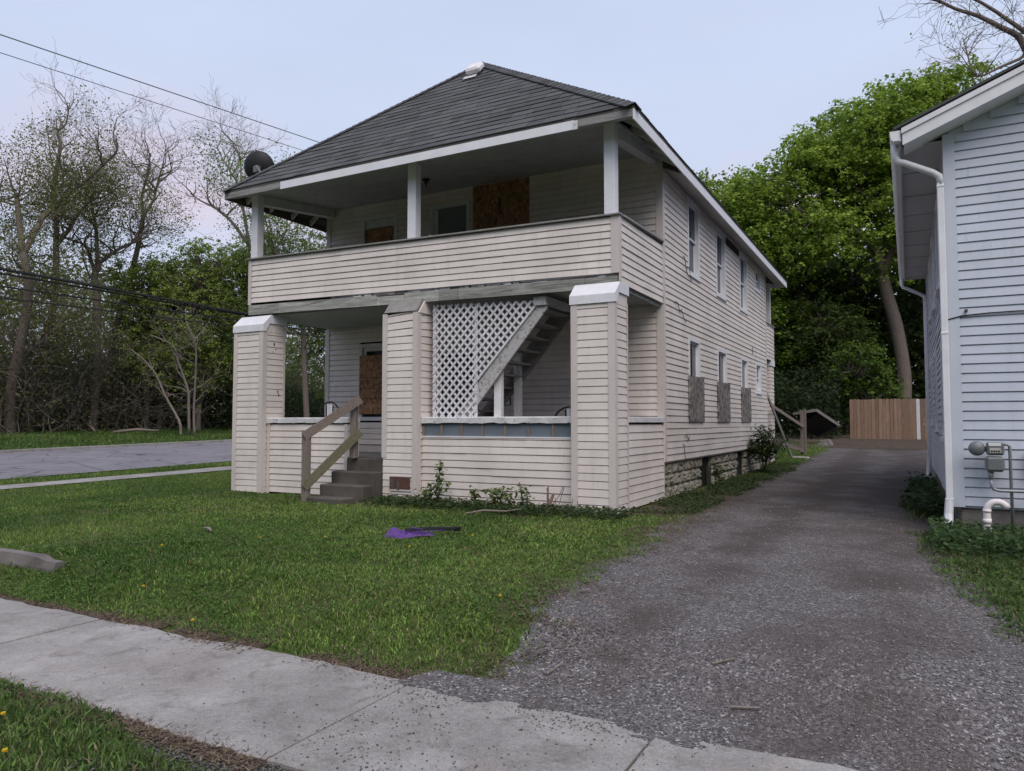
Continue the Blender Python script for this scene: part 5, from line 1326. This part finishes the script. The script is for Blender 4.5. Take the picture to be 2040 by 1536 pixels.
thicket('undergrowth', -9, 14, 36, 46, 9.0, 30000, .30, (.028, .042, .014), (.085, .115, .034), 61)
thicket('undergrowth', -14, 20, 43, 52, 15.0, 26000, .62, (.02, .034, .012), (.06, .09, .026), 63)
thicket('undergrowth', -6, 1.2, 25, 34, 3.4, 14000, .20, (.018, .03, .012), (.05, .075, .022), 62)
T = Tree(78)
for _ in range(14):
    x = T.r.uniform(-6, 8); y = T.r.uniform(34, 42)
    T.spawn((x, y, Gf(x, y)), (T.r.gauss(0, .25), T.r.gauss(0, .2), 1), T.r.uniform(4, 9), .05, 1, wig=.12, up=.05)
tag(T.mb.build('brushwood', M_BARK), kind='stuff')
# bare tree over the neighbour's roof and a dead top beside the maple
RB = [[(9.9, 19.6, .5, .42), (9.57, 19.57, 2.09, .4), (9.4, 19.18, 6.98, .34), (8.76, 18.49, 11.0, .28), (7.82, 18.0, 12.93, .22)],
  [(7.82, 18.0, 12.9, .16), (7.52, 17.6, 13.53, .14), (7.31, 17.43, 13.87, .13), (6.88, 17.07, 14.05, .11), (6.26, 16.9, 14.51, .09), (5.63, 16.69, 14.81, .07), (5.14, 16.41, 15.07, .06), (4.56, 15.89, 15.12, .04)],
  [(7.82, 18.0, 12.9, .1), (7.6, 17.75, 13.28, .09), (7.36, 17.52, 13.1, .07), (6.77, 17.09, 12.77, .06), (6.33, 16.75, 12.48, .04), (6.06, 16.77, 12.51, .03)],
  [(8.6, 18.4, 11.5, .13), (7.96, 17.88, 13.58, .12), (7.51, 17.42, 13.94, .1), (6.98, 17.29, 14.47, .08), (6.7, 17.16, 14.72, .07), (6.22, 17.1, 15.16, .06), (5.58, 16.7, 15.38, .04)]]
make_tree('bare_tree', 'bare spreading branches over the pale blue house roof', RB, dict(n=15, n0=0, len=1.5, level=2, rad=.016, up=.04, droop=.03), dict(per=2, spread=.08, size=.09, c0=BR0, c1=BR1, keep=.05), 12, M_BARK, None, .72)
DT = [[(8.0, 35.9, 1.0, .3), (8.0, 35.94, 9.0, .24), (8.0, 35.94, 18.84, .14), (7.75, 35.95, 19.45, .12), (7.43, 35.81, 20.3, .1), (7.36, 35.86, 21.04, .09), (7.22, 35.85, 21.77, .07), (7.07, 35.72, 22.46, .05)]]
make_tree('bare_tree', 'dead pointed treetop rising beside the maple crown', DT, dict(n=0, n0=7, len=1.6, level=1, rad=.035, lo=.75), None, 13, M_BARK, None)

# ---- plants round the house
def leafy_plant(name, label, base, h, nleaf, spread, size, c0, c1, seed, stems=3, cat='plant', group=None):
    r = np.random.default_rng(seed); z0 = Gf(base[0], base[1]); t = thing(name, (base[0], base[1], z0), label, cat, group)
    mb = MB(); cs = []
    for k in range(stems):
        a = r.uniform(0, 6.28); ln = r.uniform(.1, 1) * spread
        top = Vector((base[0] + math.cos(a) * ln, base[1] + math.sin(a) * ln, z0 + h * r.uniform(.6, 1.0)))
        b = Vector((base[0], base[1], z0 - .03)); mid = b.lerp(top, .5) + Vector((r.normal(0, .03), r.normal(0, .03), h * .08))
        mb.tube([b, mid, top], [.010, .007, .004], 5, False)
        for _ in range(nleaf // stems):
            u_ = r.uniform(.35, 1.0); q = mid.lerp(top, (u_ - .5) * 2) if u_ > .5 else b.lerp(mid, u_ * 2)
            cs.append(tuple(q + Vector((r.normal(0, spread * .22 + .02), r.normal(0, spread * .22 + .02), r.normal(0, .03)))))
    mb.build('stem', M_STEM, t); leaf_cloud('leaves', np.array(cs), size, c0, c1, M_LEAF, t, up=1.2, shape=.75, seed=seed)
    return t
PG0, PG1 = (.07, .11, .035), (.19, .24, .09)
leafy_plant('sapling', 'slender sapling with bright leaves before the porch wall', (-3.02, -.28), .86, 80, .10, .085, PG0, PG1, 71, 1, 'plant')
leafy_plant('weed_plant', 'broad low weed at the foot of the sapling', (-3.1, -.32), .46, 150, .30, .085, PG0, PG1, 72, 6, 'plant', 'weeds along the porch wall')
leafy_plant('weed_plant', 'single stalk weed right of the sapling', (-2.35, -.2), .46, 50, .1, .085, PG0, PG1, 73, 1, 'plant', 'weeds along the porch wall')
leafy_plant('weed_plant', 'rounded yellowish weed in the middle of porch wall', (-1.85, -.24), .42, 130, .22, .085, PG0, (.22, .25, .09), 74, 4, 'plant', 'weeds along the porch wall')
leafy_plant('weed_plant', 'thin spiky weed beside the yellowish one', (-1.42, -.22), .46, 110, .2, .06, PG0, PG1, 75, 5, 'plant', 'weeds along the porch wall')
leafy_plant('shrub', 'dark bush growing against the far end of the side wall', (.38, 10.9), 1.35, 1500, .62, .09, (.025, .04, .016), (.075, .105, .035), 76, 14, 'shrub')
for (x, y, h, lab) in ((.22, 5.9, .62, 'thin weed before the first basement opening'), ):
    leafy_plant('weed_plant', lab, (x, y), h, 120, .16, .07, (.03, .05, .018), (.08, .11, .035), 78, 4)
sp_ = thing('shrub_stump', (-.92, -.2, 0), 'cut shrub stump with reddish bare twigs by the right pillar', 'shrub')
T = Tree(90)
MB().tube([(-1.0, -.22, -.05), (-.98, -.22, .16), (-.93, -.2, .30)], [.035, .03, .022], 7).tube([(-1.0, -.22, .1), (-1.03, -.2, .24), (-1.02, -.2, .42)], [.025, .02, .01], 6).build('stump', simple('reddish_bark', (.23, .15, .12), None, 10), sp_)
for _ in range(9): T.spawn((-1.0 + T.r.gauss(0, .2), -.2 + T.r.gauss(0, .04), 0), (T.r.gauss(0, .25), T.r.gauss(0, .1), 1), T.r.uniform(.2, .5), .005, 0, wig=.12)
T.mb.build('twigs', simple('reddish_twig', (.24, .16, .13), None, 10), sp_)

# ---- grass, clover, ground cover, gravel
def in_house(x, y):
    return ((x > -8.4) & (x < .06) & (y > -.02) & (y < 15.5)) | ((x > 4.4) & (y > .45) & (y < 11.5)) | ((x > -5.5) & (x < -4.4) & (y > -.87) & (y < .2))
def gmask(x, y):
    e1 = .22 * (fbm(x * 2.2, y * 2.2) - .5) + .12 * (fbm(x * 7, y * 7) - .5)
    m = ~in_house(x, y)
    on_drive = (x > drv_l(y) + .08 + e1 * 1.6) & (x < drv_r(y) - .08 + e1 * 1.6) & (y > -9) & (y < 24)
    m &= ~on_drive
    m &= ~((y > -8.02 + e1 * .3 - .20 * np.clip((x - .05) * 2.2, 0, 1)) & (y < -6.70 + e1 * .45))
    m &= ~((x > -14.05) & (x < -12.95 + e1 * .3)); m &= ~((x < -15.55) & (x > -26.3))
    m &= ~((x > -7.2) & (x < -3.8) & (y > -6.16) & (y < -6.03))
    m &= ~((y > 24) & (x > -2.2)); m &= ~((y < -8) & (x > 1.5 + e1 * 2))
    return m
def grass(name, x0, x1, y0, y1, dens, h, wd, seed, tri=3, thin=None, c_lo=(.056, .122, .022), c_hi=(.165, .250, .055), lean=.8, coh=1.):
    r = np.random.default_rng(seed); n = int((x1 - x0) * (y1 - y0) * dens)
    x = r.uniform(x0, x1, n); y = r.uniform(y0, y1, n); k = gmask(x, y)
    pat = fbm(x * .55 + 11, y * .55)
    pat2 = fbm(x * 2.3 + 5, y * 2.3)
    if thin is not None: k &= r.random(n) < thin(x, y)
    k &= r.random(n) < np.clip(.45 + 1.5 * (pat2 - .25), .3, 1)
    x, y, pat, pat2 = x[k], y[k], pat[k], pat2[k]; n = len(x); z = G(x, y)
    tuft = fbm(x * 8.5 + 2, y * 8.5, 3); hh = h * r.uniform(.55, 1.35, n) * (.45 + .8 * pat2) * (.35 + 1.45 * tuft); a = r.uniform(0, 6.283, n); ln = np.abs(r.normal(0, lean, n)) * hh
    la = a + r.normal(0, .8, n) + 1.57
    ca, sa = np.cos(a), np.sin(a); w_ = wd * r.uniform(.6, 1.3, n)
    dx, dy = np.cos(la) * ln, np.sin(la) * ln
    P0 = np.stack([x - ca * w_ / 2, y - sa * w_ / 2, z - .005], 1); P1 = np.stack([x + ca * w_ / 2, y + sa * w_ / 2, z - .005], 1)
    PT = np.stack([x + dx, y + dy, z + hh * .92], 1)
    t = np.clip(.40 + 2.3 * (pat - .5) + 1.2 * (pat2 - .5) + 1.0 * (tuft - .5) + r.normal(0, .26, n), 0, 1)[:, None]
    col = (np.array(c_lo) * (1 - t) + np.array(c_hi) * t) * np.clip(np.exp(r.normal(-.08, .42, (n, 1))), .4, 2.0)
    dry = r.random(n) < (.09 + .9 * np.clip(.42 - pat2, 0, 1) + .5 * np.clip(pat - .62, 0, 1)); col[dry] = np.array((.25, .215, .12)) * r.uniform(.7, 1.2, (dry.sum(), 1))
    if tri == 1:
        v = np.stack([P0, P1, PT], 1).reshape(-1, 3); f = np.arange(3 * n).reshape(-1, 3); c = np.repeat(col, 3, 0)
    else:
        mx, my, mz = x + dx * .35, y + dy * .35, z + hh * .58
        M0 = np.stack([mx - ca * w_ * .4, my - sa * w_ * .4, mz], 1); M1 = np.stack([mx + ca * w_ * .4, my + sa * w_ * .4, mz], 1)
        v = np.stack([P0, P1, M0, M1, PT], 1).reshape(-1, 3); b = np.arange(n)[:, None] * 5
        f = np.concatenate([b + [0, 1, 3], b + [0, 3, 2], b + [2, 3, 4]]); c = np.repeat(col, 5, 0)
    return tag(np_mesh(name, v, f, M_GRASS, c), kind='stuff')
edge = lambda x, y: .08 + .92 * np.clip((drv_l(y) + .1 - x) / .75, 0, 1) ** 1.3
grass('grass', -4.6, 1.9, -6.95, -3.4, 5600, .034, .0105, 101, 3, edge)
grass('grass', -9.5, 1.6, -3.4, .15, 2700, .038, .0135, 102, 3, edge)
grass('grass', -12.9, -4.6, -7.0, -3.4, 2400, .042, .0125, 103, 1)
grass('grass', -13.0, -8.0, -3.4, 9, 1700, .045, .013, 104, 1)
grass('grass', -15.6, -14.0, -9, 20, 1100, .08, .016, 105, 1)
grass('grass', -2.2, 1.7, -9.6, -7.95, 4600, .048, .0105, 106, 3, c_hi=(.12, .17, .05))
edge_r = lambda x, y: .05 + .95 * np.clip((x - drv_r(y) + .25 * fbm(x * 3, y * 3)) / .55, 0, 1) ** 1.2
grass('grass', 3.7, 7.2, -6.6, .5, 4200, .065, .009, 107, 3, edge_r, c_lo=(.045, .085, .022), c_hi=(.10, .16, .042))
grass('grass', .0, 1.5, .0, 14, 1900, .05, .010, 108, 1, lambda x, y: .30 + .6 * sst(4, 9, y) * np.ones_like(x), c_lo=(.045, .075, .02), c_hi=(.10, .14, .04))
grass('grass', -1.5, 1.9, 14, 24, 1000, .06, .014, 109, 1)
grass('grass', -36.5, -26.3, -4, 34, 330, .13, .034, 110, 1, c_lo=(.055, .115, .022), c_hi=(.12, .205, .048))
grass('grass', 3.85, 4.5, 1.5, 10, 900, .16, .016, 111, 1, lambda x, y: np.clip(.9 - np.abs(y - 5) * .15, .1, 1), c_lo=(.04, .07, .02), c_hi=(.09, .13, .04))
def clover(name, x0, x1, y0, y1, n, size, seed, c0, c1, hz=(.015, .05), cl=.42, thin=None):
    r = np.random.default_rng(seed); x = r.uniform(x0, x1, n); y = r.uniform(y0, y1, n)
    k = gmask(x, y) & (fbm(x * .9 + seed, y * .9) > cl)
    if thin is not None: k &= r.random(n) < thin(x, y)
    x, y = x[k], y[k]; z = G(x, y) + r.uniform(hz[0], hz[1], len(x))
    return tag(leaf_cloud(name, np.c_[x, y, z], size, c0, c1, M_LEAF, None, up=1.6, shape=.85, seed=seed), kind='stuff')
clover('clover', -4.6, 1.7, -6.9, -3, 22000, .024, 121, (.07, .135, .03), (.15, .235, .06), cl=.5)
clover('clover', -9, 1.5, -3, 0, 14000, .026, 122, (.07, .135, .03), (.15, .235, .06), cl=.55)
clover('ground_cover', -4.3, .3, -1.0, .02, 9000, .048, 123, (.03, .055, .02), (.085, .12, .045), (.02, .14), .2, lambda x, y: np.clip((y + 1.15 - .35 * fbm(x * 2, y)) * 1.6, 0, 1))
clover('clover', -2.2, 1.6, -9.4, -8, 6000, .03, 124, (.06, .11, .03), (.13, .19, .06), cl=.45)
clover('ground_cover', 4.15, 7.5, -1.6, .45, 9000, .06, 125, (.035, .07, .028), (.09, .15, .05), (.02, .24), .25, lambda x, y: np.clip((y + 1.7) * .9, 0, 1))
clover('clover', 4.0, 7, -6, -1, 7000, .04, 126, (.06, .11, .025), (.12, .19, .045), cl=.42)
clover('ground_cover', .03, 1.1, .4, 14, 9000, .05, 127, (.03, .055, .02), (.08, .115, .04), (.01, .08), .45)
clover('ground_cover', 3.8, 4.46, 2, 9, 1600, .10, 128, (.025, .05, .02), (.07, .11, .04), (.03, .3), .4)
clover('ground_cover', -29, -26.6, -2, 30, 5000, .12, 129, (.05, .10, .025), (.11, .17, .05), (.03, .12), .5)

def thatch(name, x, y, h, seed):
    r = np.random.default_rng(seed); n = len(x); z = G(x, y); a = r.uniform(0, 6.28, n); l_ = r.uniform(.02, .06, n); w_ = r.uniform(.003, .007, n)
    P0 = np.stack([x, y, z + r.uniform(0, h, n)], 1); D = np.stack([np.cos(a) * l_, np.sin(a) * l_, r.uniform(-.2, .45, n) * l_], 1); Sd = np.stack([-np.sin(a) * w_, np.cos(a) * w_, np.zeros(n)], 1)
    v = np.stack([P0 - Sd, P0 + Sd, P0 + D], 1).reshape(-1, 3); c = np.array((.17, .125, .088))[None] * r.uniform(.45, 1.5, (n, 1))
    return tag(np_mesh(name, v, np.arange(3 * n).reshape(-1, 3), M_GRASS, np.repeat(c, 3, 0)), kind='stuff')
r = np.random.default_rng(150)
x = r.uniform(-7, 1.5, 26000); y = -6.76 + r.normal(0, .085, 26000); k = fbm(x * 3, y * 0 + 3) > .38; thatch('thatch', x[k], y[k], .02, 151)
y = r.uniform(-6.9, 5, 27000); x = drv_l(y) + r.normal(-.08, .26, 27000); k = fbm(x * 2.5, y * 2.5) > .42; thatch('thatch', x[k], y[k], .02, 152)
x = r.uniform(-3, 1.2, 9000); y = -8.06 + r.normal(0, .05, 9000); thatch('thatch', x, y, .02, 153)
x = r.uniform(4.0, 7, 9000); y = r.uniform(-6.6, .4, 9000); k = np.abs(x - drv_r(y)) < .3; thatch('thatch', x[k], y[k], .02, 154)
x = r.uniform(-8.3, .1, 12000); y = r.uniform(-1.2, .1, 12000); k = gmask(x, y) & (fbm(x * 2.5, y * 2.5) > .5); thatch('thatch', x[k], y[k], .03, 155)
def rocks(name, x, y, z, s, m, seed):
    r = np.random.default_rng(seed); n = len(x)
    O = np.array([(1, 0, 0), (0, 1, 0), (-1, 0, 0), (0, -1, 0), (0, 0, .75), (0, 0, -.6)], float)
    F = np.array([(0, 1, 4), (1, 2, 4), (2, 3, 4), (3, 0, 4), (1, 0, 5), (2, 1, 5), (3, 2, 5), (0, 3, 5)])
    a = r.uniform(0, 6.28, n); ca, sa = np.cos(a), np.sin(a)
    V = O[None] * (1 + r.uniform(-.35, .35, (n, 6, 1))) * s[:, None, None] * np.stack([r.uniform(.7, 1.3, n), r.uniform(.7, 1.2, n), r.uniform(.45, .8, n)], 1)[:, None, :]
    X = V[..., 0] * ca[:, None] - V[..., 1] * sa[:, None] + x[:, None]; Y = V[..., 0] * sa[:, None] + V[..., 1] * ca[:, None] + y[:, None]; Z = V[..., 2] + z[:, None]
    v = np.stack([X, Y, Z], -1).reshape(-1, 3); f = (np.arange(n)[:, None, None] * 6 + F[None]).reshape(-1, 3)
    return tag(np_mesh(name, v, f, m), kind='stuff')
r = np.random.default_rng(140); n = 15000
x = r.uniform(1.0, 6.5, n); y = -6.75 + 9.5 * r.random(n) ** 1.5; k = (x > drv_l(y) + .02) & (x < drv_r(y) - .02); x, y = x[k], y[k]
rocks('gravel', x, y, G(x, y) + .016, .0035 + .0085 * r.random(len(x)) ** 2.2, M_PEB, 141)
n = 26000; x = r.uniform(-1.0, 4.6, n); y = r.uniform(-8.0, -6.75, n)
pk = np.clip(fbm(x * 2.2, y * 2.2) * 2.6 - .95, 0, 1)
dn = np.exp(-((x - 1.9) / 1.0) ** 2) * (.10 + .9 * pk) * (.30 + .7 * sst(-7.35, -6.85, y)) + .95 * sst(-7.12, -6.9, y) * sst(.6, 1.3, x) * (1 - sst(2.8, 3.4, x)) * (.3 + .7 * pk) + .9 * pk * np.exp(-((x - 1.55) / .55) ** 2 - ((y + 7.95) / .30) ** 2) + .012
k = r.random(n) < dn; x, y = x[k], y[k]
rocks('grit', x, y, np.full(len(x), -.2125), .0018 + .0065 * r.random(len(x)) ** 3.2, M_GRIT, 142)
n = 20000; x = r.uniform(.2, 3.2, n); y = -8.02 - .75 * r.random(n); k = (r.random(n) < np.clip((x - .25) * 1.2, 0, 1)); x, y = x[k], y[k]
rocks('grit', x, y, G(x, y) + .008, .004 + .009 * r.random(len(x)) ** 2, M_GRIT, 143)
# dandelions: each flower its own thing
DL = [(-2.3, -6.2), (-1.15, -6.58), (1.1, -5.55), (-2.85, -4.3), (-2.2, -3.9), (-.9, -4.0), (-1.6, -3.2), (-.7, -3.0), (-.45, -8.35), (-.3, -8.75), (.05, -8.6), (-3.4, -5.2)]
DLW = ['dandelion at the lawn edge above the left sidewalk joint', 'dandelion beside the middle sidewalk joint', 'dandelion at the driveway edge of the lawn', 'dandelion on lawn right of the curb stone', 'dandelion in mid lawn left of the umbrella', 'dandelion on lawn right of the umbrella, nearer the walk', 'dandelion touching the purple umbrella cloth', 'dandelion just behind the umbrella ribs', 'dandelion in the near verge, uppermost of three', 'dandelion in the near verge, lowest of three', 'dandelion in the near verge, rightmost of three', 'dandelion just in front of the curb stone']
hm = MB()
for k in range(12):
    a = k * 2.399; rr = .016 if k else 0
    hm.prism([(math.cos(a + q) * .011 + rr * math.cos(a) * .6, math.sin(a + q) * .011 + rr * math.sin(a) * .6, .004 * (k % 3)) for q in ls(0, 6.28, 6)[:-1]], (0, 0, .008))
hmesh = hm.mesh('flower_head'); hmesh.materials.append(M_YEL)
smesh = MB().tube([(0, 0, -.06), (.004, 0, 0)], .0025, 5).mesh('stem'); smesh.materials.append(M_STEM)
for (x, y), lab in zip(DL, DLW):
    t = thing('dandelion', (x, y, Gf(x, y) + .042), 'yellow ' + lab, 'flower', 'dandelions in the grass')
    for nm, me in (('flower_head', hmesh), ('stem', smesh)):
        o = bpy.data.objects.new(nm, me); COL.objects.link(o); o.parent = t; o.scale = (.62, .62, 1)
print('objects', len(bpy.data.objects), 'tris', sum(len(o.data.polygons) for o in bpy.data.objects if o.type == 'MESH'))

print('siding', sum(o.name.startswith('siding_board') and not o.get('kind') for o in bpy.data.objects))
